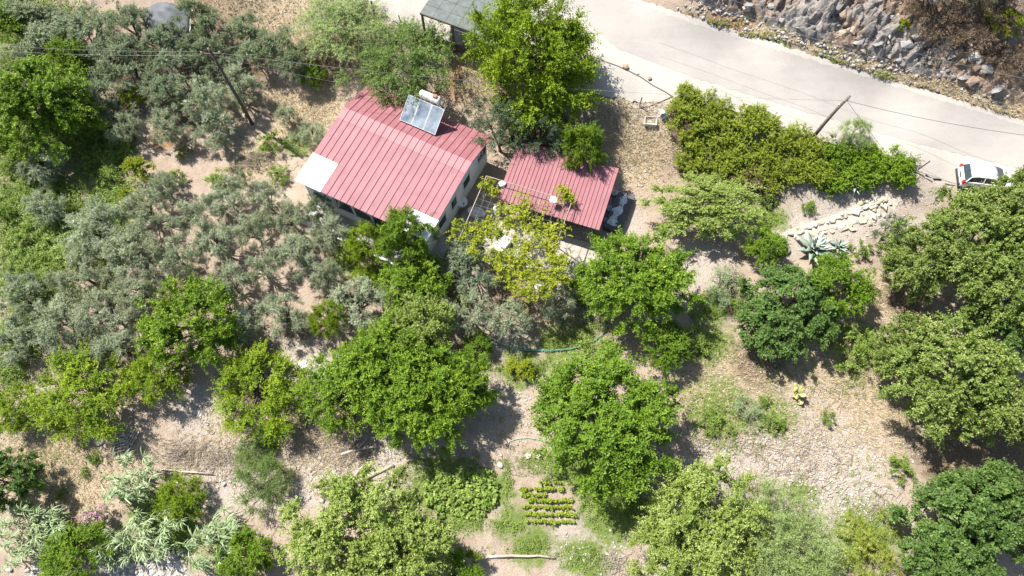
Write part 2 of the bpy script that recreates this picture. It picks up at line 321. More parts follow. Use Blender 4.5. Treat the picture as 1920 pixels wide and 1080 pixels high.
lump = np.clip(.75+2.4*lump_s, .12, 1.4)*(facets(s_, w_, 900, 1.15, .85, .4, 1)+facets(s_+.3*fbm(s_*2, w_*2, 2), w_, 7000, 1.1, .34, .5, 2))
bb = np.linspace(0, 1, 170)[None, :]; aa = np.linspace(0, 1, 420)[:, None]
edge_ = np.clip(np.minimum(np.minimum(bb*14, (1-bb)*14), np.minimum(aa*20, (1-aa)*20)), 0, 1)
VV[..., 2] += (lump+.12)*edge_*(.35+.65*np.clip(bb*5, 0, 1))-(1-edge_)*.35
a, b = np.meshgrid(np.arange(419), np.arange(169), indexing='ij')
FF = np.stack([a*170+b, (a+1)*170+b, (a+1)*170+b+1, a*170+b+1], -1).reshape(-1, 4)
_sm = pmesh('rocky_slope', VV.reshape(-1, 3), FF, rocky_material()); _la = _sm.attributes.new('lump', 'FLOAT', 'POINT'); _la.data.foreach_set('value', np.clip(.42+lump_s*1.8+(lump-lump.mean())*.25, 0, 1).ravel().astype(np.float32))
slope = tag(link('rocky_slope', _sm), 'cut slope of broken grey rock and brown earth above the road', kind='structure')
# ------------------------------------------------------------------ stones
import bmesh
def rock_mesh(name, seed, flat=(1, .75, .55), mats=None, n=13):
    r = random.Random(seed); bm = bmesh.new()
    for _ in range(n):
        d = Vector((r.gauss(0, 1), r.gauss(0, 1), r.gauss(0, 1))).normalized()*r.uniform(.75, 1.05); bm.verts.new((d.x*flat[0], d.y*flat[1], d.z*flat[2]))
    h = bmesh.ops.convex_hull(bm, input=bm.verts)
    bmesh.ops.delete(bm, geom=[q for q in h['geom_interior'] if isinstance(q, bmesh.types.BMVert)], context='VERTS')
    me = bpy.data.meshes.new(name); bm.to_mesh(me); bm.free(); me.materials.append(mats); return me
def stone_mat(name, a, b, c):
    m, t, p, L = nt(name); oi = t.nodes.new('ShaderNodeObjectInfo')
    base = ramp(t, oi.outputs['Random'], [(0, a), (.5, b), (1, c)])
    L(mix(t, ramp(t, noise(t, 3, 6, None, .7), [(.35, (.7,.7,.7)), (.6, (0,0,0))]), base, sc(a, .75)), p.inputs['Base Color']); p.inputs['Roughness'].default_value = .9
    bump(t, noise(t, 8, 4), p, .6, .08); return m
M_grey_rock = stone_mat('grey_blue_rock', (.17,.16,.15), (.27,.262,.255), (.38,.37,.36))
M_pale_stone = stone_mat('pale_stone', (.42,.37,.31), (.55,.51,.46), (.68,.65,.60))
M_yellow_stone = stone_mat('path_stone', (.42,.37,.26), (.50,.46,.38), (.58,.56,.51))
M_brown_rock = stone_mat('brown_rock', (.20,.14,.10), (.32,.25,.19), (.42,.36,.30))
RK = [rock_mesh('rock', 10+k, (1, .5+.06*k, .34+.03*k), M_grey_rock) for k in range(6)]
RKB = [rock_mesh('rock', 30+k, (1, .6, .45), M_brown_rock) for k in range(3)]
r_ = random.Random(5); bands = [(1330,10,90,28),(1420,25,90,26),(1500,50,85,30),(1570,60,100,36),(1640,70,110,32),(1720,60,120,34),(1690,110,50,18),(1790,135,60,24),(1850,120,70,24),(1880,150,50,12),(1470,5,80,24),(1600,10,120,22)]
bands += [(1360,15,80,20),(1440,40,70,20),(1540,75,80,24),(1620,95,70,16),(1760,100,80,20)]; cnt = 0
for bu, bv, br, n in bands:
    for k in range(n):
        u = bu+r_.gauss(0, .42)*br; v = bv+r_.gauss(0, .3)*br
        if v > -20+(u-1195)*.36-34 or u < 1240: continue
        q = P(u, v); s = r_.choice((.16,.2,.25,.3,.38,.5,.75))*r_.uniform(.8, 1.25)
        o = link('rock', r_.choice(RK if r_.random() < .62 else RKB), slope, (q.x, q.y, q.z+.18+s*.12))
        o.rotation_euler = (r_.uniform(-.7, .2), r_.uniform(-.5, .5), r_.gauss(.75, .45)); o.scale = (s, s, s*r_.uniform(.8, 1.5)); cnt += 1
# pale cobbles of the dry stream bed, children of its own sheet of gravel
def patch(name, uvp, off, mat_, label):
    vv = [P(u, v) for u, v in uvp]; c = sum(vv, Vector())/len(vv); mb = MB(); n = len(vv); pts = []
    for k in range(1, 7):
        for q in vv:
            w = c.lerp(q, k/6); pts.append((w.x, w.y, G(w.x, w.y)+off))
    pts.append((c.x, c.y, G(c.x, c.y)+off)); ff = []
    for k in range(5):
        for i in range(n): ff.append((k*n+i, (k+1)*n+i, (k+1)*n+(i+1) % n, k*n+(i+1) % n))
    ff += [(6*n, i, (i+1) % n) for i in range(n)]
    mb.add(pts, ff); return tag(mb.build(name, mat_, None, True), label, kind='structure')
M_bed = plain('stream_gravel', (.30,.27,.24), .95, .35, 9, b=.7)
CB = [rock_mesh('stone', 60+k, (1, .8, .6), M_pale_stone, 22) for k in range(5)]
CY = [rock_mesh('stone', 80+k, (1, .8, .5), M_yellow_stone, 16) for k in range(4)]
def stones(parent, pts, lo, hi, meshes, seed):
    r = random.Random(seed)
    for u, v in pts:
        q = P(u, v); q.z += float(fbm(np.array(q.x*.35), np.array(q.y*.35), 5))*.3; s = r.uniform(lo, hi); o = link('stone', r.choice(meshes), parent, (q.x, q.y, q.z+s*.22)); o.scale = (s, s*r.uniform(.7, 1), s*r.uniform(.7, 1.1)); o.rotation_euler = (r.uniform(-.3, .3), r.uniform(-.3, .3), r.uniform(0, 6.3))
def rnd_pts(seed, lst):
    r = random.Random(seed); return [(u+r.gauss(0, 1)*ru, v+r.gauss(0, 1)*rv) for u, v, ru, rv, n in lst for _ in range(n)]
bed = patch('stream_bed', [(30,1100),(60,1062),(200,1058),(250,1045),(300,1030),(340,1050),(370,1090)], .03, M_bed, 'dry stream bed of pale cobbles at the bottom edge')
stones(bed, rnd_pts(1, [(280,1062,30,12,120),(310,1045,14,10,40),(90,1066,36,8,50),(330,1070,15,10,40),(230,1068,24,8,40)]), .10, .28, CB, 2)
path = patch('stone_path', [(1458,440),(1500,424),(1560,404),(1610,380),(1660,362),(1690,372),(1672,402),(1620,416),(1560,428),(1500,444),(1465,452)], .02, plain('pale_path', (.43,.38,.325), .95, .35, 5, b=.5), 'pale path edged with yellowish stones')
r_ = random.Random(4)
pp = [(1462+t*1.98+r_.gauss(0, 3), 446-t*.72+r_.gauss(0, 3)) for t in range(0, 100, 2)]+[(1500+t*1.6+r_.gauss(0, 4), 448-t*.45+r_.gauss(0, 4)) for t in range(0, 100, 5)]+[(1630+r_.gauss(0, 16), 388+r_.gauss(0, 11)) for _ in range(34)]
stones(path, pp, .2, .42, CY, 5)
# ditch lined with stones through the orchard edge, and scattered boulders
ditch = patch('stone_ditch', [(520,690),(560,676),(600,680),(640,690),(690,690),(690,700),(620,702),(560,698)], .08, M_bed, 'stone lined ditch between the trees')
stones(ditch, rnd_pts(6, [(570,686,22,5,24),(620,692,20,4,14)]), .1, .28, CB, 7)
# ------------------------------------------------------------------ building materials
def roof_mat(name, c, dusty):
    m, t, p, L = nt(name); tc = t.nodes.new('ShaderNodeTexCoord'); oi = t.nodes.new('ShaderNodeObjectInfo')
    gp = t.nodes.new('ShaderNodeNewGeometry')
    n = noise(t, .9, 6, gp.outputs['Position'], .65); n2 = noise(t, 11, 4, gp.outputs['Position'])
    base = ramp(t, n, [(.3, sc(c, .86)), (.7, sc(c, 1.08))])
    base = mix(t, ramp(t, oi.outputs['Random'], [(0, (0,0,0)), (1, (.13,.13,.13))]), base, sc(c, .72))
    mp = t.nodes.new('ShaderNodeMapping'); mp.inputs['Scale'].default_value = (5, .35, 1); L(tc.outputs['Object'], mp.inputs['Vector'])
    ad = t.nodes.new('ShaderNodeVectorMath'); L(mp.outputs[0], ad.inputs[0]); cv = t.nodes.new('ShaderNodeCombineXYZ'); L(oi.outputs['Random'], cv.inputs[2]); ms = t.nodes.new('ShaderNodeVectorMath'); ms.operation = 'SCALE'; ms.inputs[3].default_value = 60; L(cv.outputs[0], ms.inputs[0]); L(ms.outputs[0], ad.inputs[1])
    base = mix(t, ramp(t, noise(t, 1.2, 5, ad.outputs[0], .65), [(.48, (0,0,0)), (.8, (.35,.35,.35))]), base, sc((.50,.36,.34), .8))
    sp = ramp(t, n2, [(.66, (0,0,0)), (.74, (dusty,)*3)])
    L(mix(t, sp, base, (.60,.50,.48)), p.inputs['Base Color']); p.inputs['Roughness'].default_value = .7; p.inputs['Specular IOR Level'].default_value = .15
    bump(t, n, p, .08, .05); return m
M_roof = roof_mat('red_sheet', (.30,.142,.158), .55)
M_roof_ridge = roof_mat('faded_ridge_sheet', (.35,.178,.192), .3)
M_roof_up = roof_mat('upper_red_sheet', (.262,.105,.118), .15)
M_shed_roof = roof_mat('shed_red_sheet', (.29,.128,.142), .12)
M_white = plain('white_paint', (.78,.77,.74), .6, .10, 2, b=.1)
M_wall = plain('whitewashed_wall', (.74,.75,.75), .85, .14, .9)
M_concrete = plain('concrete', (.38,.36,.33), .9, .25, 2, b=.3)
M_steel = plain('grey_steel', (.38,.37,.34), .5, .3, 6, .5)
M_dark = plain('dark_shade', (.05,.05,.05), .8, .3, 3)
M_frame = plain('window_frame', (.72,.73,.72), .5, .08, 4)
M_wood = plain('weathered_wood', (.13,.10,.075), .85, .4, 7, b=.5)
M_black = plain('black_plastic', (.03,.03,.03), .6, .3, 4)
m, t, p, L = nt('dark_glass'); p.inputs['Base Color'].default_value = (.03,.045,.05,1); p.inputs['Roughness'].default_value = .08; M_glass = m
m, t, p, L = nt('collector_glass'); L(ramp(t, noise(t, 1.1, 4), [(.35, (.10,.13,.17)), (.65, (.27,.31,.35))]), p.inputs['Base Color']); p.inputs['Roughness'].default_value = .06; p.inputs['Coat Weight'].default_value = .4; M_coll = m
# ------------------------------------------------------------------ farmhouse
HX, HY, HYAW, HL, HZR, HW1, HW2, HZ1, HZ2 = -7.952, 30.818, -.465, 11.181, 4.087, 6.941, 3.17, 3.571, 3.242
house = thing('farmhouse', 'white walled house with a wide red metal sheet roof', 'house', (HX, HY, 0), HYAW)
def rz(y):          # roof height at local y
    return HZR+(HZR-HZ1)/HW1*y if y < 0 else HZR-(HZR-HZ2)/HW2*y
x0, x1 = -HL/2+.3, HL/2-.35; yf, yb = -HW1+.32, HW2-.35
wall = MB()
for xa, xb in ((x0, x0+.22), (x1-.22, x1)):
    prof = [(yf, -.8), (yb, -.8), (yb, rz(yb)-.09), (0, HZR-.09), (yf, rz(yf)-.09)]
    vv = [(xa, y, z) for y, z in prof]+[(xb, y, z) for y, z in prof]
    wall.add(vv, [(0,1,2,3,4)[::-1], (5,6,7,8,9)]+[(k, (k+1) % 5, (k+1) % 5+5, k+5) for k in range(5)])
wall.box((x0+.22, yb-.22, -.8), (x1-.22, yb, rz(yb)-.1)).box((x0+.22, yf, -.8), (x1-.22, yf+.22, .95)).box((x0+.22, yf, 2.75), (x1-.22, yf+.22, rz(yf)-.1)).box((x0+.22, yf+.003, .95), (x0+2.4, yf+.217, 2.75)).box((x1-1.7, yf+.003, .95), (x1-.22, yf+.217, 2.75))
wall.box((x0+.3, yf+.5, .0), (x1-.3, yb-.3, .06))
wall.build('wall', M_wall, house)
def window(parent, c, w, h, axis, panes=2):
    """window at local centre c; axis 'x' faces +x, 'y' faces -y"""
    fr = MB(); e = .07
    def bx(mb, a0, a1, z0, z1, d0, d1):
        if axis == 'x': mb.box((c[0]+d0, c[1]+a0, c[2]+z0), (c[0]+d1, c[1]+a1, c[2]+z1))
        else: mb.box((c[0]+a0, c[1]-d1, c[2]+z0), (c[0]+a1, c[1]-d0, c[2]+z1))
    bx(fr, -w/2, w/2, -h/2, -h/2+e, -.05, .06); bx(fr, -w/2, w/2, h/2-e, h/2, -.05, .06)
    bx(fr, -w/2, -w/2+e, -h/2+e, h/2-e, -.05, .06); bx(fr, w/2-e, w/2, -h/2+e, h/2-e, -.05, .06)
    f = fr.build('window', M_frame, parent)
    pw = (w-2*e)/panes
    for k in range(panes):
        g = MB(); bx(g, -w/2+e+k*pw+.015, -w/2+e+(k+1)*pw-.015, -h/2+e, h/2-e, .003, .02); g.build('pane', M_glass, f)
    s = MB(); bx(s, -w/2-.06, w/2+.06, -h/2-.06, -h/2-.003, -.02, .12); s.build('sill', M_white, f)
for yy, w, h, z in ((1.9, 1.3, .8, 2.3), (-.55, 1.15, 1.2, 2.0), (-2.6, .9, 1.3, 1.9), (-4.4, 1.2, 1.2, 1.9)): window(house, (x1, yy, z), w, h, 'x')
for k in range(4): window(house, (x0+2.4+.87+k*1.65, yf+.12, 1.85), 1.6, 1.75, 'y', 1)
roof = MB()                                          # purlins and fascia that carry the sheets
for y in (-HW1+.1, -5.2, -3.4, -1.6, -.06, 1.5, HW2-.14): roof.box((-HL/2+.03, y, rz(y)-.10), (HL/2-.03, y+.07, rz(y)-.045))
roof = roof.build('roof', M_wood, house)
NP = 20; PW = HL/NP
def sheet(ya, yb_, ov=0., rib=True):
    mb = MB(); za, zb = rz(ya)+ov, rz(yb_)+ov; g = .012; t_ = .035
    vv = [(g, ya, za-t_), (PW-g, ya, za-t_), (PW-g, yb_, zb-t_), (g, yb_, zb-t_), (g, ya, za), (PW-g, ya, za), (PW-g, yb_, zb), (g, yb_, zb)]
    mb.add(vv, [(0,3,2,1), (4,5,6,7), (0,1,5,4), (1,2,6,5), (2,3,7,6), (3,0,4,7)])
    if rib:
        for a, w, h in ((PW-.04, .035, .045),):
            vv = [(a, ya, za-.002), (a+w, ya, za-.002), (a+w, yb_, zb-.002), (a, yb_, zb-.002), (a+w*.2, ya, za+h), (a+w*.8, ya, za+h), (a+w*.8, yb_, zb+h), (a+w*.2, yb_, zb+h)]
            mb.add(vv, [(4,5,6,7), (0,1,5,4), (1,2,6,5), (2,3,7,6), (3,0,4,7)])
    return mb
lowm = sheet(-HW1, -1.0).mesh('roof_panel', M_roof); ridm = sheet(-1.02, .02, .02).mesh('ridge_panel', M_roof_ridge); upm = sheet(0, HW2).mesh('roof_panel', M_roof_up)
lowm_a = sheet(-HW1+2.55, -1.0).mesh('roof_panel', M_roof); lowm_b = sheet(-HW1+1.75, -1.0).mesh('roof_panel', M_roof)
for k in range(NP):
    xk = -HL/2+k*PW
    link('roof_panel', lowm_a if k < 4 else lowm_b if k >= NP-4 else lowm, roof, (xk, 0, 0)); link('ridge_panel', ridm, roof, (xk, 0, 0)); link('roof_panel', upm, roof, (xk, 0, 0))
def wsheet(xa, xb, ya, yb_, label):
    mb = MB(); mb.add([(x, y, rz(y)+dz) for dz in (-.03, .02) for x, y in ((xa, ya), (xb, ya), (xb, yb_), (xa, yb_))], [(0,3,2,1), (4,5,6,7), (0,1,5,4), (1,2,6,5), (2,3,7,6), (3,0,4,7)])
    tag(mb.build('white_roof_sheet', M_white, roof), label)
wsheet(-HL/2-.02, -HL/2+4*PW-.02, -HW1-.03, -HW1+2.54, 'flat white sheet at the left end of the eave')
wsheet(HL/2-4*PW+.02, HL/2+.02, -HW1-.03, -HW1+1.74, 'flat white sheet at the right end of the eave')
# terrace before the house with its low kerb
HM = Matrix.Translation((HX, HY, 0)) @ Matrix.Rotation(HYAW, 4, 'Z')
tag(MB().box((x0, yf-1.75, -1.0), (x1, yf-.003, .07), HM).build('terrace', plain('terrace_floor', (.33,.32,.31), .9, .25, 2, b=.2)), kind='structure')
tag(MB().box((x0, yf-1.95, -1.0), (x1, yf-1.755, .28), HM).build('terrace_kerb', M_white), kind='structure')
tag(MB().box((x1+.02, yf-1.3, -.8), (x1+.95, yf+1.9, .42), HM).box((x1+.02, yf-2.2, -.8), (x1+.95, yf-1.303, .22), HM).build('side_steps', M_concrete), 'grey concrete steps at the house corner', kind='structure')
# ------------------------------------------------------------------ solar water heater on the roof
SU = at(749, 222, rz(.25)+.05)
lp = HM.inverted() @ Vector(SU)
heater = thing('solar_water_heater', 'three panel solar water heater with a white tank on the red roof', 'water heater', HM @ Vector((lp.x, lp.y, rz(max(lp.y, 0))+.01)), HYAW)
TL = R(33); W3 = 1.0; LH = 2.0
hc = Matrix.Rotation(TL, 4, 'X')
for k in range(3):
    Mk = Matrix.Translation((.03+k*(W3+.045), 0, .08)) @ hc
    c = MB().box((0, 0, 0), (W3, LH, .08), Mk).box((0, 0, .083), (W3, .022, .100), Mk).box((0, LH-.022, .083), (W3, LH, .100), Mk).box((0, .025, .083), (.022, LH-.025, .100), Mk).box((W3-.022, .025, .083), (W3, LH-.025, .100), Mk).build('collector', M_frame, heater)
    MB().box((.024, .027, .083), (W3-.024, LH-.027, .092), Mk).build('glass', M_coll, c)
ty, tz = LH*math.cos(TL), LH*math.sin(TL)
st = MB()
for x in (.15, 1.55, 3.0):
    st.tube([(x, ty-.05, tz+.02), (x, ty+.1, -.45)], .025).tube([(x, .1, .05), (x, ty+.1, -.35)], .02).tube([(x, ty+.1, -.45), (x, ty+.75, -.6), (x, ty+.5, tz-.1), (x, ty-.05, tz)], .025)
st.build('stand', M_steel, heater)
tk = Matrix.Translation((.75, ty+.42, tz+.22)) @ Matrix.Rotation(R(90), 4, 'Y')
tank = MB().lathe([(.05, 0), (.2, .02), (.30, .09), (.31, .16), (.31, 1.6), (.30, 1.68), (.2, 1.75), (.05, 1.77)], 20, tk).build('tank', plain('tank_white', (.66,.67,.66), .35, .35, 5, .1), heater, True)
MB().box((1.95, ty+.30, tz+.5), (2.25, ty+.56, tz+.68)).build('expansion_box', plain('rust_red', (.40,.13,.06), .7, .3, 6), heater)
MB().tube([(.75+1.77, ty+.42, tz+.1), (2.95, ty+.3, tz-.1), (3.12, ty-.05, tz-.05)], .02).build('pipe', M_steel, heater)
MB().tube([(.8, ty+.42, tz-.05), (.1, ty+.2, tz-.2), (0, .1, .05)], .02).build('pipe', M_steel, heater)
# ------------------------------------------------------------------ shed with the smaller red roof
SA, SB = at(931, 375, 2.5), at(1124, 435, 2.5)
syaw = -.325; sL = 8.0; sW = 5.2; sz0, sz1 = 2.5, 3.1
SM = Matrix.Translation((SA[0], SA[1], 0)) @ Matrix.Rotation(syaw, 4, 'Z')
shed = thing('garden_shed', 'smaller open fronted shed with a ribbed red metal roof', 'shed', (SA[0], SA[1], 0), syaw)
w = MB().box((.35, sW-.4, -.5), (sL-.35, sW-.2, sz1-.14)).box((.35, 1.3, -.5), (.55, sW-.403, sz0+.04)).box((sL-.55, 1.6, -.5), (sL-.35, sW-.403, sz0+.04)).box((.6, 2.0, -.5), (sL-.6, 2.2, sz0+.1))
w.build('wall', plain('shed_wall', (.34,.33,.31), .9, .3, 2, b=.2), shed)
MB().box((3.2, 1.93, -.02), (4.2, 1.997, 2.0)).build('door', M_wood, shed)
for x in (.3, 2.7, 5.2, sL-.3): MB().tube([(x, .3, -.4), (x, .3, sz0-.1)], .06).build('post', M_wood, shed)
sr = MB()
for y in (.15, 1.8, 3.4, sW-.25): sr.box((.05, y, sz0+(sz1-sz0)*y/sW-.11), (sL-.05, y+.1, sz0+(sz1-sz0)*y/sW-.05))
sr = sr.build('roof', M_wood, shed)
NS = 25; pw = sL/NS; mb = MB(); g = .006
mb.add([(x, y, z+d) for d in (-.03, 0) for x, y, z in ((g, 0, sz0), (pw-g, 0, sz0), (pw-g, sW, sz1), (g, sW, sz1))], [(0,3,2,1), (4,5,6,7), (0,1,5,4), (1,2,6,5), (2,3,7,6), (3,0,4,7)])
mb.add([(x, y, z) for x, y, z in ((pw-.07, 0, sz0-.002), (pw-.006, 0, sz0-.002), (pw-.006, sW, sz1-.002), (pw-.07, sW, sz1-.002), (pw-.055, 0, sz0+.05), (pw-.02, 0, sz0+.05), (pw-.02, sW, sz1+.05), (pw-.055, sW, sz1+.05))], [(4,5,6,7), (0,1,5,4), (1,2,6,5), (2,3,7,6), (3,0,4,7)])
spm = mb.mesh('roof_panel', M_shed_roof)
for k in range(NS): link('roof_panel', spm, sr, (k*pw, 0, 0))
# ------------------------------------------------------------------ patio and pergola
tag(patch('patio', [(868,398),(905,372),(1000,430),(1100,455),(1150,470),(1120,520),(1060,530),(1010,505),(940,500),(890,480),(850,440)], .13, plain('pale_patio', (.38,.345,.30), .9, .25, 1.5, b=.2), None), kind='structure')
PZ = 3.25
A = Vector(at(912, 330, PZ)); B = Vector(at(1072, 379, PZ)); D_ = Vector(at(883, 390, PZ))
ax = (B-A).normalized(); ay = Vector((-ax.y, ax.x, 0))*-1; PWd = (B-A).length; PD = 5.6
pyaw = math.atan2(ax.y, ax.x)
perg = thing('pergola', 'rusty steel pergola frame with wire grid carrying the grape vine', 'pergola', (A.x, A.y, 0), pyaw)
# local: x along the far bar, y negative towards the viewer
fr = MB()
for y in (0, -PD): fr.tube([(0, y, PZ), (PWd, y, PZ)], .04)
for x in (0, PWd): fr.tube([(x, 0, PZ), (x, -PD, PZ)], .04)
fr.build('frame', plain('pergola_steel', (.33,.27,.21), .6, .35, 6, .4), perg)
for x, y in ((0, -.6), (PWd, -PD), (0, -PD), (PWd, -2.4)): MB().tube([(x, y, -1.2), (x, y, PZ)], .045).build('post', M_steel, perg)
gr = MB()
for k in range(1, 13): gr.tube([(PWd*k/13, 0, PZ), (PWd*k/13, -PD, PZ)], .009, 4)
for k in range(1, 11): gr.tube([(0, -PD*k/11, PZ+.01), (PWd, -PD*k/11, PZ+.01)], .009, 4)
gr.build('wire_grid', M_steel, perg)
# ------------------------------------------------------------------ carport at the road
C0, C1 = Vector(at(787, 24, 6.3)), Vector(at(887, 60, 6.3)); cax = (C1-C0); cL = cax.length+.9; cyaw = math.atan2(cax.y, cax.x)
cpz = G(C0.x, C0.y)
carport = thing('carport', 'dark timber carport with a grey felt panel roof beside the road', 'carport', (C0.x, C0.y, cpz), cyaw)
ch = 6.3-cpz; cW = 6.0
rb = MB()
for y in (.05, 2, 4, cW-.15): rb.box((.02, y, ch-.15), (cL-.02, y+.1, ch-.045))
rb.box((0, -.03, ch-.16), (cL, .045, ch-.02)); rb = rb.build('roof', M_wood, carport)
felt = plain('grey_felt', (.115,.13,.125), .8, .3, 2.5, b=.2)
for a in range(5):
    for b in range(6):
        g = .012; zt = ch+.002*((a*3+b*5) % 4)
        MB().box((a*cL/5+g, b*cW/6+g, ch-.04), ((a+1)*cL/5-g, (b+1)*cW/6-g, zt)).build('roof_panel', felt, rb)
for x, y in ((.12, .1), (cL/2, .1), (cL-.12, .1), (.12, cW-.1), (cL-.12, cW-.1)): MB().box((x-.07, y-.07, -1.0), (x+.07, y+.07, ch-.16)).build('post', M_wood, carport)
for k in range(5): MB().box((.2, .19+.002*k, .05+k*.19), (cL-.2, .23+.002*k, .22+k*.19)).build('board', M_wood, carport)
MB().box((.2, cW-.3, -.5), (cL-.2, cW-.25, ch-.3)).build('back_wall', M_wood, carport)
# ------------------------------------------------------------------ foliage
def unit(a): return a/np.maximum(np.linalg.norm(a, axis=-1, keepdims=True), 1e-9)
def leaf_arrays(g, C, CR, OUT, n, L, W, upb=.5, rnd=.6, shell=.45, droop=.25, fold=.2, stretch=0., flat=.85, ct=None):
    idx = g.choice(len(C), n, p=CR**2/np.sum(CR**2))
    d = unit(g.normal(size=(n, 3))+OUT[idx]*.55)
    r = CR[idx]*np.sqrt(shell**2+(1-shell**2)*g.random(n))*(1+.25*g.normal(size=n).clip(-1, 2))
    pos = C[idx]+d*r[:, None]*np.array([1, 1, flat])
    if stretch:
        k = (d*OUT[idx]).sum(1).clip(0, 1)*g.random(n)*stretch; pos = pos+OUT[idx]*(k*CR[idx])[:, None]
    nor = unit(d*.7+np.array([0, 0, upb])+g.normal(size=(n, 3))*rnd)
    axis = unit(np.cross(nor, g.normal(size=(n, 3)))+OUT[idx]*.3+np.array([0, 0, -droop])); side = unit(np.cross(nor, axis))
    ln = (L*(.45+1.1*g.random(n)**1.4))[:, None]; wd = (W*(.65+.7*g.random(n)))[:, None]
    V = np.stack([pos-axis*ln*.5, pos+side*wd*.5+nor*fold*wd-axis*ln*.08, pos+axis*ln*.5, pos-side*wd*.5+nor*fold*wd-axis*ln*.08], 1).reshape(-1, 3)
    F = np.arange(n*4).reshape(-1, 4)
    ct = g.random(len(C)) if ct is None else ct
    tint = np.clip(.5+(ct[idx]-.5)*.55+g.normal(size=n)*.2, 0, 1)
    return V, F, tint
def shoot_arrays(g, C, CR, OUT, n, L, W, slen=.5, per=22, upb=.8, rnd=.5, droop=.3, out=.9, fold=.15, spread=1., ct=None, **kw):
    """leafy shoots: leaves set round twigs that grow out of the clumps"""
    m = n//per; idx = g.choice(len(C), m, p=CR**2/np.sum(CR**2))
    d = unit(g.normal(size=(m, 3))*.75+OUT[idx]*out+np.array([0, 0, .3])); base = C[idx]+unit(g.normal(size=(m, 3)))*(CR[idx]*.75*g.random(m)**.5)[:, None]
    ln = slen*(.45+1.1*g.random(m)); a = unit(np.cross(d, np.array([.31, .17, .93]))); b = np.cross(d, a)
    t = (np.arange(per)+.5)/per; t = np.clip(t[None]+g.normal(size=(m, per))*.03, 0, 1); ph = np.arange(per)[None]*2.4+g.random((m, 1))*6.3+g.normal(size=(m, per))*.3
    D = np.repeat(d, per, 0); T_ = t.ravel()[:, None]; LN = np.repeat(ln, per)[:, None]
    pos = np.repeat(base, per, 0)+D*T_*LN+np.array([0, 0, -1.])*(droop*T_**2*LN)
    lat = np.repeat(a, per, 0)*np.cos(ph.ravel())[:, None]+np.repeat(b, per, 0)*np.sin(ph.ravel())[:, None]
    k = m*per; ax = unit(D*.55+lat*spread+g.normal(size=(k, 3))*.2); ll = (L*(.5+.9*g.random(k)))[:, None]*(1.1-.35*T_); wd = (W*(.6+.7*g.random(k)))[:, None]*(1.1-.35*T_)
    nor = np.array([0, 0, upb])+OUT[np.repeat(idx, per)]*.25+g.normal(size=(k, 3))*rnd; nor = unit(nor-ax*(nor*ax).sum(1, keepdims=True)); side = np.cross(nor, ax); c = pos+ax*ll*.5
    V = np.stack([c-ax*ll*.5, c+side*wd*.5+nor*fold*wd, c+ax*ll*.5, c-side*wd*.5+nor*fold*wd], 1).reshape(-1, 3); F = np.arange(k*4).reshape(-1, 4)
    ct = g.random(len(C)) if ct is None else ct
    tint = np.clip(.42+(np.repeat(ct[idx], per)-.5)*.35+np.repeat(g.normal(size=m), per)*.12+g.normal(size=k)*.14+.28*(T_[:, 0]-.4), 0, 1)
    return V, F, tint
def crown_clumps(g, R0, Hc, zc, n, cr, low=-.45, inner=.3, lob=.28):
    """clumps gathered on a dozen or so boughs, so that the crown has masses and gaps"""
    nb = max(9, n//5); dirs = [np.array([.05, .05, 1.])]
    for _ in range(4000):
        d = unit(g.normal(size=3))
        if d[2] > low*.8 and min(np.linalg.norm(d-q) for q in dirs) > 1.75/math.sqrt(nb)*1.05: dirs.append(d)
        if len(dirs) >= nb: break
    D = np.array(dirs); k = len(D); f = 1+lob*.55*g.normal(size=k).clip(-1.2, 1.4)
    BC = D*(.66*f)[:, None]; BR = .43*(.75+.5*g.random(k))*(1+(f-1)*.4)
    idx = g.integers(0, k, n); dd = unit(g.normal(size=(n, 3))+.6*D[idx]+np.array([0, 0, .45]))
    C = BC[idx]+dd*(BR[idx]*(.45+.55*g.random(n)))[:, None]
    ii = g.random(n) < inner*.5; C[ii] *= .55
    C = C*np.array([R0, R0, Hc])+np.array([0, 0, zc]); CR = cr*(.5+.7*g.random(n))
    return C, CR, unit(D[idx]*np.array([1, 1, .8])*.6+dd*.6)
def limbs(g, C, zc, h_fork, r0, n=6, wig=.12, stems=1):
    mb = MB()
    for s_ in range(stems):
        off = Vector((g.normal()*.25, g.normal()*.25, 0)) if stems > 1 else Vector()
        b = Vector((off.x*.4, off.y*.4, -.35)); f = Vector((g.normal()*.12, g.normal()*.12, h_fork))+off
        mb.tube([b, (b+f)/2+Vector((g.normal()*.06, g.normal()*.06, 0)), f], [r0*1.25, r0, r0*.8], 7)
        pick = g.choice(len(C), min(n, len(C)), replace=False)
        for k in pick:
            e = Vector(C[k]); m_ = f.lerp(e, .5)+Vector((g.normal()*wig, g.normal()*wig, wig*1.5)); mb.tube([f, m_, e], [r0*.62, r0*.4, r0*.12], 5)
            near_ = np.argsort(((C-C[k])**2).sum(1))[1:3]
            for q in near_: mb.tube([m_, m_.lerp(Vector(C[q]), .55)+Vector((0, 0, wig*.5)), Vector(C[q])], [r0*.3, r0*.2, r0*.07], 4)
    return mb
SPEC = {}
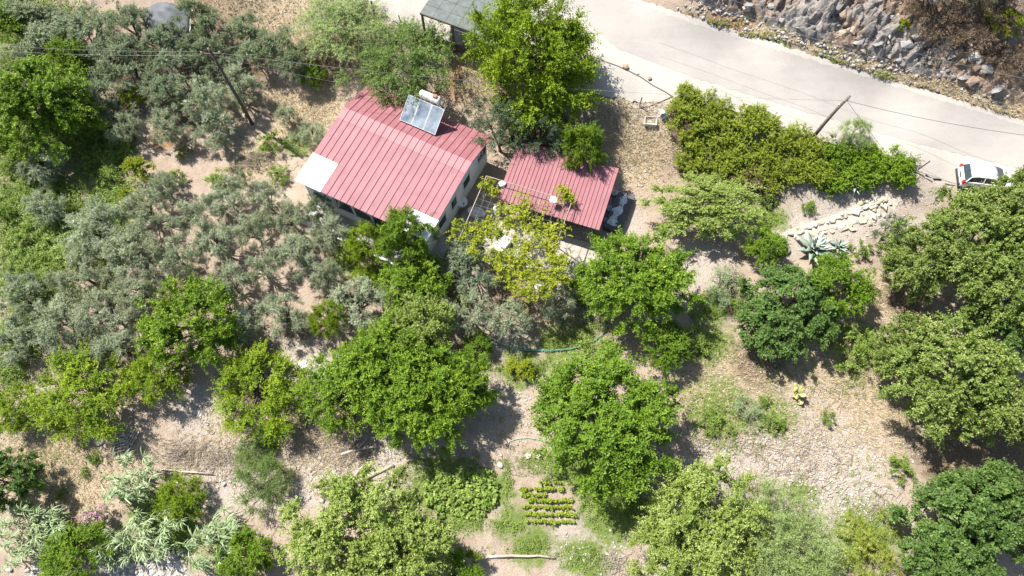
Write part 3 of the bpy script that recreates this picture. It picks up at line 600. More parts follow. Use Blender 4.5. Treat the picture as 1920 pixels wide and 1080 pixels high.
def species(key, leafmat, bark, R0, Hc, gap, nclump, cr, nleaf, L, W, variants=3, fork=.55, r0=.11, nl=6, stems=1, low=-.45, inner=.3, lob=.28, even=.75, **kw):
    out = []
    for k in range(variants):
        g = np.random.default_rng(abs(hash_(key))+k*101); zc = gap+Hc
        C, CR, OUT = crown_clumps(g, R0, Hc, zc, nclump, cr, low, inner, lob)
        V, F, T = shoot_arrays(g, C, CR, OUT, nleaf, L, W, **kw)
        az = np.arctan2(V[:, 1], V[:, 0]); rad = np.hypot(V[:, 0], V[:, 1]); bins = ((az+math.pi)/(2*math.pi)*14).astype(int) % 14
        pr = np.array([np.percentile(rad[bins == b], 93) for b in range(14)]); pr = (pr+np.roll(pr, 1)+np.roll(pr, -1))/3; fac = (pr.mean()/pr)**even
        def warp(A_):
            t_ = (np.arctan2(A_[:, 1], A_[:, 0])+math.pi)/(2*math.pi)*14-.5; i0 = np.floor(t_).astype(int); w_ = t_-i0; A_[:, :2] *= (fac[i0 % 14]*(1-w_)+fac[(i0+1) % 14]*w_)[:, None]
        warp(V); warp(C)
        k_ = R0*1.02/np.percentile(np.hypot(V[:, 0], V[:, 1]), 96); V[:, :2] *= k_; C[:, :2] *= k_; V[:, 2] = np.maximum(V[:, 2], .02)
        cm = pmesh('crown', V, F, leafmat, T); tm = limbs(g, C, zc, (gap+.1)*fork+.25, r0, nl, stems=stems).mesh('trunk', bark, True)
        out.append((cm, tm))
    SPEC[key] = dict(m=out, R=R0, h=gap+2*Hc, zc=zc)
def hash_(s):
    v = 7
    for c in s: v = (v*131+ord(c)) % 1000003
    return v
species('olive', F_olive, M_bark, 2.2, 1.35, .7, 66, .42, 36000, .12, .032, 5, r0=.12, nl=12, slen=.55, per=30, upb=.5, rnd=.7, lob=.36, even=.5, inner=.3)
species('dense_olive', F_olive_green, M_bark, 2.2, 1.7, .5, 60, .50, 36000, .12, .036, 3, r0=.12, slen=.5, per=30, upb=.6, rnd=.6, lob=.3, even=.6, inner=.2)
species('bright', F_bright, M_bark, 2.4, 1.7, .45, 120, .40, 34000, .13, .068, 4, slen=.62, per=22, upb=.8, rnd=.45, lob=.16, even=.9, inner=.3, out=1.1)
species('dome', F_bright, M_bark, 2.4, 1.75, .4, 210, .36, 56000, .125, .062, 3, slen=.5, per=22, upb=.7, rnd=.45, lob=.06, even=1.0, inner=.55, out=1.3)
species('yellow_scrub', F_scrub, M_bark, 2.8, .8, .1, 90, .4, 20000, .12, .035, 1, stems=3, r0=.03, slen=.6, per=22, upb=.6, rnd=.55, lob=.3, even=.6, inner=.4)
species('lime', F_lime, M_bark, 2.2, 1.6, .25, 110, .36, 32000, .11, .05, 3, stems=3, r0=.06, slen=.6, per=24, upb=.7, rnd=.5, lob=.14, even=.8, inner=.3)
species('deep', F_deep, M_bark, 2.8, 2.0, .55, 110, .44, 26000, .18, .11, 3, slen=.45, per=16, upb=1.0, rnd=.4, droop=.4, lob=.18, even=.8, inner=.25)
species('plane', F_plane, M_bark_pale, 3.6, 2.6, .9, 190, .48, 56000, .15, .095, 4, r0=.17, nl=10, slen=.6, per=20, upb=.8, rnd=.5, droop=.4, lob=.26, even=.6, inner=.25)
species('pale_plane', F_pale_plane, M_bark_pale, 3.4, 2.3, .8, 180, .46, 52000, .14, .085, 3, r0=.15, nl=10, slen=.65, per=20, upb=.8, rnd=.5, droop=.3, lob=.26, even=.7, inner=.25)
species('fine', F_fine, M_bark, 2.8, 1.9, .5, 130, .40, 40000, .11, .042, 2, stems=2, r0=.08, slen=.8, per=30, upb=.6, rnd=.55, droop=.5, lob=.25, even=.7)
species('cedar', F_cedar, M_bark, 1.8, 2.3, .3, 90, .34, 26000, .10, .035, 2, r0=.1, slen=.5, per=26, upb=.4, rnd=.7, lob=.35, even=.5)
species('willow', F_willow, M_bark_pale, 2.8, 1.9, .5, 140, .40, 38000, .13, .036, 2, stems=2, r0=.08, slen=.9, per=28, upb=.6, rnd=.5, lob=.3, even=.7)
species('shrub', F_weed, M_bark, .9, .5, .03, 34, .2, 4200, .09, .05, 3, stems=3, r0=.025, nl=4, slen=.3, per=14, upb=.8, rnd=.5, lob=.35, even=.5)
species('pale_shrub', F_reed, M_bark, .9, .5, .05, 34, .2, 4200, .10, .026, 2, stems=3, r0=.025, nl=4, slen=.4, per=16, upb=.4, rnd=.7, lob=.35, even=.5)
species('gold', F_gold, M_bark, 1.1, 1.2, .1, 44, .26, 6500, .12, .065, 2, stems=2, r0=.04, nl=5, slen=.4, per=16, upb=.7, rnd=.5, lob=.3, even=.6)
species('brown', F_brown, M_bark, 1.4, .7, .05, 50, .28, 6500, .12, .03, 2, stems=3, r0=.03, nl=6, slen=.45, per=16, upb=.3, rnd=.8, lob=.35, even=.5)
_vi = {}
def tree(key, u, v, r, hm, name, label, cat='tree', group=None, sx=1.0, on=None):
    """crown centre seen at pixel u, v with a radius of r pixels; hm = height in metres"""
    S = SPEC[key]; sz = hm/S['h']; q = P(u, v, S['zc']*sz); rw = 1.06*r*depth(q)/FPX; s = rw/S['R']
    k = _vi.get(key, 0); _vi[key] = k+1; cm, tm = S['m'][k % len(S['m'])]; rr = random.Random(int(u*7919+v))
    o = thing(name, label, cat, (q.x, q.y, G(q.x, q.y) if on is None else on), rr.uniform(0, 6.28) if sx == 1 else 0, group, (s*sx, s, sz))
    link('crown', cm, o); link('trunk', tm, o); return o
OLV = 'olive trees of the orchard'
def olive(u, v, r, h, label, key='olive'): return tree(key, u, v, r, h, 'olive_tree', label, 'olive tree', OLV)
# ------------------------------------------------------------------ trees and shrubs, one by one
DO = 'dense_olive'
olive(60, 50, 62, 3.2, 'leafy green olive in the top left corner of the photo', DO)
olive(165, 60, 52, 3.4, 'rounded green olive left of the grey tarpaulin', DO)
olive(240, 45, 40, 3.2, 'green olive touching the left side of the grey tarpaulin', DO)
olive(312, 98, 46, 3.4, 'large green olive just below the grey tarpaulin', DO)
olive(232, 112, 52, 3.8, 'green olive under the power line, left of the tall pole', DO)
olive(205, 178, 50, 3.4, 'green olive beside the dark leafy tree, above the small lime bush', DO)
olive(372, 38, 38, 3.4, 'grey green olive at the right end of the tarpaulin', DO)
olive(362, 92, 34, 3.0, 'dark green olive between the tarpaulin and the pole top', DO)
olive(398, 112, 42, 3.4, 'olive right behind the top of the tall dark pole', DO)
olive(378, 182, 52, 3.6, 'silvery olive immediately left of the leaning dark pole')
olive(440, 165, 40, 3.2, 'silvery olive immediately right of the leaning dark pole')
olive(462, 82, 46, 3.2, 'green olive right of the pole top below the dry bank', DO)
olive(518, 92, 42, 3.2, 'green olive at the foot of the dry bank', DO)
olive(560, 118, 36, 3.0, 'rightmost green olive below the dry bank', DO)
olive(308, 165, 40, 3.2, 'dark olive between the lime bush and the pole', DO)
olive(28, 122, 38, 3.0, 'greyish olive at the left edge under the power line')
olive(236, 238, 32, 2.6, 'small grey olive below the dark leafy tree shadow')
olive(316, 238, 36, 2.8, 'pale round olive at the upper edge of the grey orchard')
olive(398, 240, 44, 2.8, 'wide olive at the foot of the leaning dark pole')
olive(80, 302, 42, 2.8, 'lone pale olive below the dark leafy tree')
olive(178, 432, 58, 3.2, 'grey olive at the left border of the orchard beside green weeds')
olive(268, 392, 46, 3.0, 'grey olive just below the yellow green bush')
olive(310, 352, 29, 2.6, 'small olive right of the yellow green bush')
olive(362, 402, 42, 3.0, 'broad olive in the upper middle of the orchard')
olive(428, 372, 35, 2.8, 'thin olive left of the white roof corner')
olive(500, 375, 34, 2.6, 'sparse olive nearest the left white roof sheet')
olive(148, 510, 48, 3.2, 'grey olive left of the orchard middle with bare limb')
olive(238, 478, 54, 3.2, 'large silvery olive in the middle of the orchard')
olive(328, 478, 45, 3.2, 'silvery olive above the tall bright green tree')
olive(402, 452, 37, 2.8, 'silvery olive in the orchard right of the middle')
olive(472, 432, 37, 2.8, 'olive in the row in front of the house front')
olive(545, 408, 37, 3.0, 'olive under the lower left eave of the house')
olive(558, 478, 40, 3.0, 'olive with visible crooked branch before the house')
olive(492, 502, 37, 2.8, 'grey green olive right of the tall bright green tree')
olive(430, 530, 35, 2.8, 'grey olive touching the top right of the bright green tree')
olive(118, 600, 54, 3.2, 'silver olive in the lower left of the orchard')
olive(198, 588, 54, 3.2, 'biggest silver olive left of the tall bright green tree')
olive(262, 548, 40, 2.8, 'silver olive touching the top left of the bright green tree')
olive(38, 558, 46, 3.0, 'grey olive at the left edge amid weeds')
olive(28, 640, 42, 2.8, 'dull olive at the left edge above the lime shrubs')
olive(222, 650, 42, 2.8, 'silver olive above the big lime shrub')
olive(140, 655, 38, 2.8, 'silver olive above the left half of the big lime shrub')
olive(452, 612, 36, 2.6, 'small olive by the white bag under the trees')
olive(528, 592, 46, 3.0, 'olive above the stone ditch')
olive(618, 440, 34, 2.8, 'olive touching the house terrace')
olive(598, 392, 29, 3.0, 'dark olive bush under the left part of the eave', DO)
olive(610, 518, 32, 2.8, 'thin olive below the terrace kerb')
olive(668, 572, 56, 2.6, 'grey feathery olive above the big green tree')
olive(85, 388, 36, 2.4, 'faded olive among the green weeds on the left')
olive(455, 335, 20, 1.8, 'very small olive above the brush pile')
olive(585, 250, 24, 1.8, 'tiny pale olive beside the left roof edge')
olive(538, 215, 20, 1.6, 'tiny pale olive on the straw slope above the house corner')
olive(880, 500, 54, 3.0, 'dark olive in front of the pergola', DO)
olive(878, 580, 46, 3.0, 'blue grey olive left of the curved hose')
olive(952, 600, 42, 2.8, 'leaning blue grey olive above the curved hose')
olive(1046, 565, 36, 3.2, 'olive with a clear bare trunk in front of the patio')
tree('dome', 70, 205, 94, 6.2, 'walnut_tree', 'big dark green leafy tree on the left edge')
tree('bright', 130, 105, 36, 3.0, 'leafy_tree', 'small bright tree crossing the power line near the left edge')
tree('bright', 20, 45, 40, 3.0, 'leafy_tree', 'shaded green tree in the upper left corner behind olives')
tree('lime', 245, 182, 24, 1.8, 'lime_bush', 'small lime green bush among the upper olives', 'bush')
tree('gold', 262, 322, 27, 2.6, 'yellow_shrub', 'narrow yellow green shrub left of the orchard', 'shrub')
tree('gold', 245, 372, 20, 2.0, 'yellow_shrub', 'lower yellow green shrub left of the orchard', 'shrub')
tree('bright', 585, 142, 24, 1.8, 'green_bush', 'dark green bush beside the brown thicket above the house', 'bush')
tree('willow', 640, 48, 80, 3.2, 'feathery_tree', 'feathery grey green tree left of the carport')
tree('fine', 762, 122, 98, 5.2, 'spreading_tree', 'dark green tree overhanging the upper roof and water heater')
tree('lime', 995, 90, 104, 8.0, 'tall_tree', 'tall bright yellow green tree between the carport and the road')
tree('lime', 1020, 145, 104, 5.8, 'tall_tree', 'lower half of the bright tree group behind the shed')
tree('cedar', 935, 240, 58, 5.4, 'cedar_tree', 'grey green cedar at the right corner of the house roof')
tree('cedar', 1008, 248, 60, 5.2, 'cedar_tree', 'grey green cedar behind the shed roof')
tree('bright', 1092, 285, 42, 5.2, 'fig_tree', 'small fig tree leaning over the shed roof')
tree('bright', 360, 610, 82, 5.0, 'leafy_tree', 'tall bright green tree standing among the silver olives')
tree('lime', 162, 735, 88, 3.4, 'pomegranate_bush', 'big lime green pomegranate bush at lower left', 'bush')
tree('lime', 300, 705, 52, 2.8, 'pomegranate_bush', 'duller lime bush below the tall bright green tree', 'bush')
tree('lime', 490, 735, 84, 3.2, 'pomegranate_bush', 'lime green pomegranate bush in the middle of the row', 'bush')
tree('lime', 35, 765, 46, 2.4, 'pomegranate_bush', 'yellowish bush cut by the left edge above the pallets', 'bush')
tree('bright', 655, 728, 78, 4.0, 'orange_tree', 'left crown of the big green citrus trees')
tree('dome', 730, 690, 90, 5.0, 'orange_tree', 'upper crown of the big green citrus trees')
tree('dome', 795, 745, 94, 5.2, 'orange_tree', 'largest lower crown of the big green citrus trees')
tree('bright', 868, 722, 58, 4.2, 'orange_tree', 'right crown of the big green citrus trees')
tree('pale_plane', 790, 610, 58, 4.0, 'leafy_tree', 'paler green tree behind the big citrus crowns')
tree('lime', 615, 600, 34, 3.2, 'lime_bush', 'thin lime tree rising left of the citrus trees', 'bush')
tree('dome', 775, 528, 60, 3.2, 'lemon_tree', 'dense round green tree below the house corner')
tree('bright', 764, 446, 52, 4.8, 'plum_tree', 'tree with reddish shoots covering the right end of the house front')
tree('lime', 690, 455, 40, 2.8, 'lime_bush', 'lime green bush on the terrace edge', 'bush')
tree('lime', 680, 520, 22, 1.2, 'lime_bush', 'low lime bush on bare soil below the terrace', 'bush')
tree('bright', 895, 648, 26, 1.6, 'green_bush', 'small round green bush by the left end of the curved hose', 'bush')
tree('gold', 975, 692, 25, 1.3, 'yellow_shrub', 'small yellow green shrub below the curved hose', 'shrub')
tree('bright', 1080, 545, 24, 1.8, 'green_bush', 'green bush right of the trunked olive', 'bush')
tree('dome', 1190, 525, 96, 5.0, 'mulberry_tree', 'large bright green tree right of the patio')
tree('bright', 1245, 648, 46, 2.8, 'mulberry_tree', 'small tree below the large bright tree right of the patio')
tree('dome', 1134, 790, 124, 5.6, 'round_tree', 'big round dense green tree above the vegetable rows')
tree('shrub', 1120, 678, 46, 1.2, 'weed_bush', 'light green weeds just behind the big round tree', 'bush')
tree('pale_plane', 1322, 388, 62, 3.4, 'quince_tree', 'wide pale green tree below the vine covered bank', sx=1.62)
tree('bright', 1435, 465, 38, 2.6, 'green_bush', 'upright green bush left of the agave', 'bush')
tree('deep', 1480, 580, 84, 4.2, 'walnut_tree', 'dark big leaved tree in the right middle clearing')
tree('deep', 1450, 620, 56, 3.4, 'walnut_tree', 'lower left crown beside the dark big leaved tree')
tree('bright', 1572, 535, 58, 3.8, 'leafy_tree', 'bright green tree right beside the dark big leaved tree')
tree('shrub', 1598, 655, 44, 1.4, 'weed_bush', 'leafy green weeds below the bright tree in the right clearing', 'bush')
tree('pale_shrub', 1365, 535, 42, 1.5, 'grey_shrub', 'grey green shrub in the shade left of the walnut', 'shrub')
tree('shrub', 1385, 572, 20, .8, 'green_bush', 'little bush at the foot of the grey green shrub', 'bush')
for k, (u, v, r, h, lab) in enumerate([(1830,458,98,7.0,'upper crown of the plane trees covering the parked car'),(1722,485,68,5.6,'plane tree at the right end of the stone path'),(1905,402,76,7.2,'plane tree against the right edge behind the car'),
        (1895,540,86,7.2,'plane tree at the right edge in the middle of the grove'),(1768,705,106,6.6,'plane tree casting shade on the stony clearing'),
        (1690,660,54,5.0,'leftmost lower crown of the right hand grove'),(1858,755,70,5.6,'lowest plane tree of the right hand grove')]):
    tree('plane', u, v, r, h, 'plane_tree', lab, 'tree', 'plane trees of the right hand grove')
tree('deep', 1880, 635, 66, 4.2, 'leafy_tree', 'shaded dark tree in the gap of the right hand grove')
tree('cedar', 1668, 435, 32, 3.0, 'juniper_tree', 'grey green juniper at the end of the stone path')
tree('bright', 1925, 790, 44, 5.0, 'leafy_tree', 'bright branch of a tree cut by the right edge')
tree('deep', 1800, 985, 96, 5.4, 'fig_tree', 'big dark fig at the bottom right', 'tree')
tree('deep', 1890, 960, 84, 5.2, 'fig_tree', 'dark fig crown touching the right edge at the bottom', 'tree')
tree('deep', 1780, 1060, 76, 4.6, 'fig_tree', 'dark fig crown cut by the bottom edge', 'tree')
tree('pale_plane', 660, 1010, 120, 5.6, 'plane_tree', 'large pale green tree at the bottom, left crown')
tree('pale_plane', 740, 1050, 100, 5.2, 'plane_tree', 'large pale green tree at the bottom, right crown')
tree('pale_plane', 1320, 975, 108, 5.2, 'plane_tree', 'yellowish plane tree at the bottom right of the vegetable plots')
tree('pale_plane', 1260, 1040, 76, 4.4, 'plane_tree', 'plane crown cut by the bottom edge beside the plots')
tree('willow', 1440, 985, 84, 4.4, 'willow_tree', 'pale willow at the bottom beside the stony ground')
tree('willow', 1490, 1050, 92, 4.2, 'willow_tree', 'silvery willow cut by the bottom edge')
tree('yellow_scrub', 1640, 1045, 84, 1.5, 'yellow_shrub', 'yellow green scrub at the bottom left of the dark fig', 'shrub')
tree('bright', 145, 1040, 58, 3.0, 'green_bush', 'bright bush at the bottom left between the reeds', 'bush')
tree('deep', 18, 900, 56, 3.8, 'leafy_tree', 'dark tree cut by the left edge below the pallets')
tree('fine', 490, 908, 52, 2.2, 'broom_shrub', 'grey green round shrub on the bare lower bank', 'shrub')
tree('lime', 340, 930, 40, 2.2, 'green_bush', 'light green bush beside the tall reeds', 'bush')
tree('bright', 458, 1048, 48, 2.6, 'green_bush', 'green bush at the bottom left of the large pale tree', 'bush')
tree('bright', 870, 1068, 36, 2.2, 'green_bush', 'dark bush at the left end of the bottom log', 'bush')
tree('fine', 480, 845, 38, 1.0, 'low_shrub', 'faint low shrub above the round grey shrub', 'shrub')
SM_ = [('shrub',330,330,20,.9,'green tuft beside the upper edge of the orchard'),('shrub',512,266,26,1.1,'green bush at the foot of the leaning dark pole'),('shrub',410,338,24,.9,'green tuft on bare soil beside the brush pile'),
  ('shrub',520,330,22,.8,'green tuft left of the white roof sheet'),('shrub',345,285,16,.7,'small green tuft below the pale round olive'),('shrub',1518,388,14,.6,'little round tuft above the stone path'),
  ('shrub',1450,795,24,.8,'bright green bush in the stony clearing'),('shrub',1552,782,15,.6,'round dark bush in the stony clearing'),('shrub',1432,752,13,.5,'tiny bush above the bright one in the clearing'),
  ('shrub',1330,790,26,.7,'green tuft right of the big round tree'),('pale_shrub',1400,775,32,.8,'grassy grey tuft in the clearing'),('shrub',1370,812,13,.4,'tiny tuft at the clearing left border'),
  ('pale_shrub',1345,560,26,.8,'pale low shrub on the slope right of the mulberry'),('shrub',175,858,14,.4,'bright tuft right of the pallets on straw'),('shrub',160,885,11,.4,'small bright tuft on the straw bank'),('shrub',118,925,13,.4,'lower tuft on the straw bank'),
  ('shrub',750,885,13,.4,'tuft at the end of the pale log'),('shrub',610,925,10,.4,'tuft beside the boulders on the lower bank'),('pale_shrub',1100,575,24,.7,'dry pale shrub on the slope near the hose end'),
  ('shrub',1690,880,26,.9,'green bush at the edge of the fig shade'),('shrub',1300,640,30,.8,'green tuft below the small mulberry'),('shrub',1440,375,18,.8,'tuft at the right border of the quince'),('shrub',1612,470,20,.9,'yellowish bush right of the agave'),
  ('pale_shrub',560,262,22,.7,'grey tuft left of the house roof'),('shrub',870,560,20,.7,'small bush between the olives before the pergola')]
for u, v, r, h, lab in [(110,340,26,1.1,'green weed clump just below the lone pale olive'),(165,318,22,1.0,'green weed clump between the lone pale olive and the yellow shrub'),(30,305,28,1.2,'green weed clump between the left edge and the lone pale olive'),(105,412,26,1.0,'green weed clump below the faded olive'),(40,452,30,1.2,'large green weed clump near the left edge, level with the orchard middle'),(140,474,24,1.0,'green weed clump above the olive with the bare limb'),(72,536,26,1.1,'green weed clump above the grey olive at the left edge'),(20,520,24,1.0,'green weed clump cut by the left edge above the grey olive'),(205,332,22,1.0,'green weed clump left of the narrow yellow green shrub'),(180,262,24,1.1,'green weed clump in the shade right of the big dark leafy tree'),(135,385,20,.9,'small green weed clump right of the faded olive'),(60,345,22,1.0,'green weed clump above the faded olive'),(120,540,22,1.0,'green weed clump above the silver olive of the lower left orchard'),(215,272,22,1.2,'tall green weed clump below the small grey olive'),(15,400,24,1.2,'green weed clump cut by the left edge beside the faded olive')]:
    tree('shrub', u, v, r, h, 'weed_clump', lab, 'weeds', 'weed clumps along the left edge')
for key, u, v, r, h, lab in SM_: tree(key, u, v, r, h, 'shrub', lab, 'shrub')
for u, v, r, h, lab in [(600,100,40,1.6,'brown dry thicket above the house corner'),(1760,30,60,2.0,'dark brown scrub high on the rocky cut'),(1830,70,52,1.8,'dark scrub below the yellow bush on the rocky cut'),(1890,110,44,1.6,'brown scrub at the right edge above the road'),(1880,20,46,1.8,'brown scrub in the upper right corner')]:
    tree('brown', u, v, r, h, 'dry_scrub', lab, 'scrub')
tree('gold', 1878, 42, 32, 1.8, 'yellow_shrub', 'yellow green bush on the dark rocky slope in the upper right', 'shrub')
tree('gold', 1688, 46, 15, .8, 'yellow_shrub', 'small yellow bush on the rocky cut', 'shrub')
for u, v, lab in [(1760,-60,'pine above the rocky cut beyond the top edge, left one'),(1850,-50,'pine above the rocky cut beyond the top edge, right one')]:
    tree('cedar', u, v, 60, 4.5, 'pine_tree', lab)
# ------------------------------------------------------------------ vines
def clump_plant(name, label, cat, pts, cr, n, L, W, leafmat, stems, seed, **kw):
    """a plant whose clumps sit at given places; pts world points"""
    g = np.random.default_rng(seed); C = np.array([list(p) for p in pts]); b = C.mean(0); b[2] = G(b[0], b[1]); C = C-b
    out = unit(np.stack([g.normal(size=len(C))*.4, g.normal(size=len(C))*.4, np.ones(len(C))], 1)); CR = cr*(.6+.8*g.random(len(C)))
    V, F, T = shoot_arrays(g, C, CR, out, n, L, W, **kw)
    o = thing(name, label, cat, tuple(b)); link('foliage', pmesh('foliage', V, F, leafmat, T), o); mb = MB()
    for s_ in stems:
        mb.tube([Vector(q)-Vector(b) for q in s_], [.05]+[.035]*(len(s_)-2)+[.015], 5)
    mb.build('stem', M_bark, o, True); return o
r_ = random.Random(12); vp = []
for u, v, n, sp in [(870,425,5,14),(905,432,9,18),(940,395,6,14),(990,402,10,20),(1035,430,9,16),(960,430,6,20),(1005,455,10,20),(1045,480,7,14),(985,485,12,22),(935,492,7,14),(1005,515,12,18),(965,520,8,14),(1035,520,8,14),(885,452,4,12),(1055,365,4,9),(905,348,2,6),(922,358,3,7),(1065,370,2,6),(1000,545,6,14)]:
    for _ in range(int(n*2.1)): vp.append(at(u+r_.gauss(0, 1)*sp*.95, v+r_.gauss(0, 1)*sp*.85, PZ+r_.uniform(-.05, .3)))
vb = P(960, 545); vb2 = P(880, 470)
clump_plant('grape_vine', 'yellow green grape vine spread over the pergola', 'vine', vp, .30, 26000, .12, .095, F_vine, [[vb, at(965, 520, 1.6), at(975, 490, PZ), at(1010, 450, PZ)], [vb2, at(885, 450, 1.8), at(900, 430, PZ), at(960, 400, PZ)]], 3, upb=1.0, rnd=.5, slen=.55, per=14, out=.3, droop=.5)
def bank_vine(label, spots, seed, leafmat=F_bright, per=1.45, hgt=1.0, L=.105, W=.07):
    r = random.Random(seed); pts = []
    for u, v, ru, rv, n in spots:
        for _ in range(int(n*per)):
            hh = r.uniform(.15, hgt); q = P(u+r.gauss(0, .55)*ru, v+r.gauss(0, .55)*rv, hh); pts.append(q)
    a = pts[0]; st = [[Vector((q.x, q.y, G(q.x, q.y))), q+Vector((.1, .1, .1)), q] for q in pts[::9]]
    return clump_plant('bank_vine', label, 'vine', pts, .40, len(pts)*260, L, W, leafmat, st, seed, upb=.8, rnd=.5, slen=.6, per=18, droop=.3)
bank_vine('vine covering the left end of the road bank', [(1285,172,16,8,8),(1305,185,30,14,16),(1340,215,40,20,30),(1290,215,26,16,14),(1370,255,40,24,30),(1310,265,34,24,20),(1400,285,34,24,24),(1350,300,44,26,30),(1300,300,30,26,12),(1385,325,30,16,12),(1275,200,14,10,8),(1330,240,40,20,20)], 21, F_bank)
bank_vine('vine thicket in the middle of the road bank below the right pole', [(1420,235,40,18,30),(1470,265,40,20,34),(1440,300,36,20,22),(1520,285,30,22,26),(1495,320,34,20,24),(1440,340,40,18,18),(1540,330,26,18,16),(1410,215,26,12,14)], 22, F_bank)
bank_vine('bright vine thicket at the right end of the road bank', [(1580,290,34,22,34),(1630,300,34,24,34),(1680,315,22,20,22),(1560,325,30,16,18),(1620,335,30,18,26),(1690,335,20,16,16),(1570,350,26,14,14)], 23, F_bright)
tree('willow', 1605, 250, 30, 1.8, 'feathery_shrub', 'pale feathery shrub standing out of the bank vines at the road', 'shrub')
tree('brown', 1420, 325, 44, 1.0, 'dry_scrub', 'grey dead stems below the bank vines', 'scrub')
tree('brown', 1290, 235, 26, .8, 'dry_scrub', 'dead brown creeper at the left end of the bank vines', 'scrub')
# ------------------------------------------------------------------ reeds, agave, prickly pear, oleander
def blade_arrays(g, B, n, L, W, lean=.8, seg=4, az=None, azs=3.2, thick=0):
    """arching ribbon leaves from base points"""
    idx = g.integers(0, len(B), n); a = (g.normal(size=n)*azs+(az if az is not None else 0)) if az is not None else g.random(n)*6.283
    el = np.clip(g.normal(.95, .25, n), .3, 1.45); ln = L*(.6+.7*g.random(n)); h = np.stack([np.cos(a), np.sin(a), np.zeros(n)], 1); sd = np.stack([-np.sin(a), np.cos(a), np.zeros(n)], 1)
    rows = []
    p = B[idx].copy(); e = el.copy()
    for k in range(seg+1):
        w = W*(1-.9*(k/seg)**1.5)*.5; rows.append((p-sd*w, p+sd*w)); st = ln/seg
        p = p+h*(np.cos(e)*st)[:, None]+np.array([0, 0, 1])*(np.sin(e)*st)[:, None]; e = e-lean/seg*(1+k*.5)
    V = np.stack([q for r in rows for q in r], 1).reshape(-1, 3); m_ = 2*(seg+1); base = np.arange(n)[:, None]*m_
    F = np.concatenate([base+np.array([2*k, 2*k+1, 2*k+3, 2*k+2]) for k in range(seg)], 0)
    T = np.tile(np.clip(g.normal(.5, .25, n), 0, 1), seg); return V, F, T
def reeds(u, v, r, h, n, az, label, mat_=F_reed):
    g = np.random.default_rng(int(u+v*3)); q = P(u, v, h*.5); rw = r*depth(q)/FPX; B = []; mb = MB()
    for k in range(int(n)):
        a, d = g.random()*6.28, math.sqrt(g.random())*rw; x, y = math.cos(a)*d, math.sin(a)*d; z = G(q.x+x, q.y+y)-G(q.x, q.y); hh = h*(.6+.5*g.random()); tx, ty = g.normal()*.25+math.cos(az)*.35, g.normal()*.25+math.sin(az)*.35
        mb.tube([(x, y, z), (x+tx*.4, y+ty*.4, z+hh*.55), (x+tx, y+ty, z+hh)], [.02, .016, .006], 4)
        for t_ in np.linspace(.35, 1, 9): B.append((x+tx*t_**1.6, y+ty*t_**1.6, z+hh*t_))
    V, F, T = blade_arrays(g, np.array(B), len(B)*2, .75, .085, 1.1, 4, az, .8)
    o = thing('reed_clump', label, 'reeds', (q.x, q.y, G(q.x, q.y)), 0, 'giant reeds at the lower left'); link('leaves', pmesh('leaves', V, F, mat_, T), o); mb.build('stalks', plain('reed_stalk', (.33,.33,.17), .7, .3, 4), o)
reeds(240, 905, 40, 2.6, 30, .5, 'tall arching reeds below the pallets')
reeds(40, 1005, 52, 2.6, 44, .3, 'wide reed clump in the bottom left corner')
reeds(95, 985, 34, 2.2, 22, -.4, 'reed clump right of the bottom left corner')
reeds(285, 995, 46, 1.8, 34, -.9, 'low reed clump above the pale cobbles')
reeds(400, 1040, 46, 2.2, 38, .6, 'reed clump at the bottom right of the cobbles')
reeds(230, 1020, 30, 1.8, 18, -2, 'reed clump between the bright bush and the cobbles')
reeds(410, 985, 30, 1.4, 18, -.3, 'thin reed clump above the bottom right reeds')
def agave(u, v, r, label):
    q = P(u, v, .3); rw = r*depth(q)/FPX; g = np.random.default_rng(int(u)); o = thing('agave', label, 'agave', (q.x, q.y, G(q.x, q.y)))
    for k in range(24):
        a = k*2.4; el = .25+1.1*k/24; ln = rw*(1.0-.25*k/24)*(.85+.3*g.random()); mb = MB(); seg = 6; vv = []; p = Vector((0, 0, .08)); e = el+.25
        h = Vector((math.cos(a), math.sin(a), 0)); s = Vector((-math.sin(a), math.cos(a), 0))
        for i in range(seg+1):
            w = rw*.115*(1.0-(i/seg)**2.2)*(.7+.6*min(1, i/2))+.004; n_ = Vector((-h.x*math.sin(e), -h.y*math.sin(e), math.cos(e)))
            vv += [p-s*w+n_*w*.45, p-n_*.03, p+s*w+n_*w*.45, p+n_*.02]; p = p+h*math.cos(e)*ln/seg+Vector((0, 0, math.sin(e)*ln/seg)); e -= .11
        ff = [(i*4+j, i*4+(j+1) % 4, i*4+4+(j+1) % 4, i*4+4+j) for i in range(seg) for j in range(4)]+[(3,2,1,0), tuple(seg*4+j for j in range(4))]
        mb.add(vv, ff); me = mb.mesh('leaf', F_agave, True); at_ = me.attributes.new('tint', 'FLOAT', 'FACE'); at_.data.foreach_set('value', [float(np.clip(.5+g.normal()*.3, 0, 1))]*len(ff)); link('leaf', me, o)
agave(1522, 468, 46, 'large blue grey agave below the stone path')
agave(1572, 462, 24, 'smaller agave right of the large one')
agave(1604, 348, 26, 'agave under the right end of the bank vines')
pc = P(1495, 742, .4); pear = thing('prickly_pear', 'prickly pear cactus with yellow green pads in the clearing', 'cactus', (pc.x, pc.y, G(pc.x, pc.y)))
M_pad = plain('cactus_pad', (.30,.33,.09), .6, .3, 3, c2=(.52,.50,.20)); r_ = random.Random(9)
prof = [(.001, -.0), (.08, .04), (.13, .14), (.145, .24), (.12, .34), (.05, .40), (.001, .41)]
def pad(p, tilt, az, s): MB().lathe(prof, 10, Matrix.Translation(p) @ Matrix.Rotation(az, 4, 'Z') @ Matrix.Rotation(tilt, 4, 'X') @ Matrix.Diagonal((s, s*.22, s, 1))).build('pad', M_pad, pear, True)
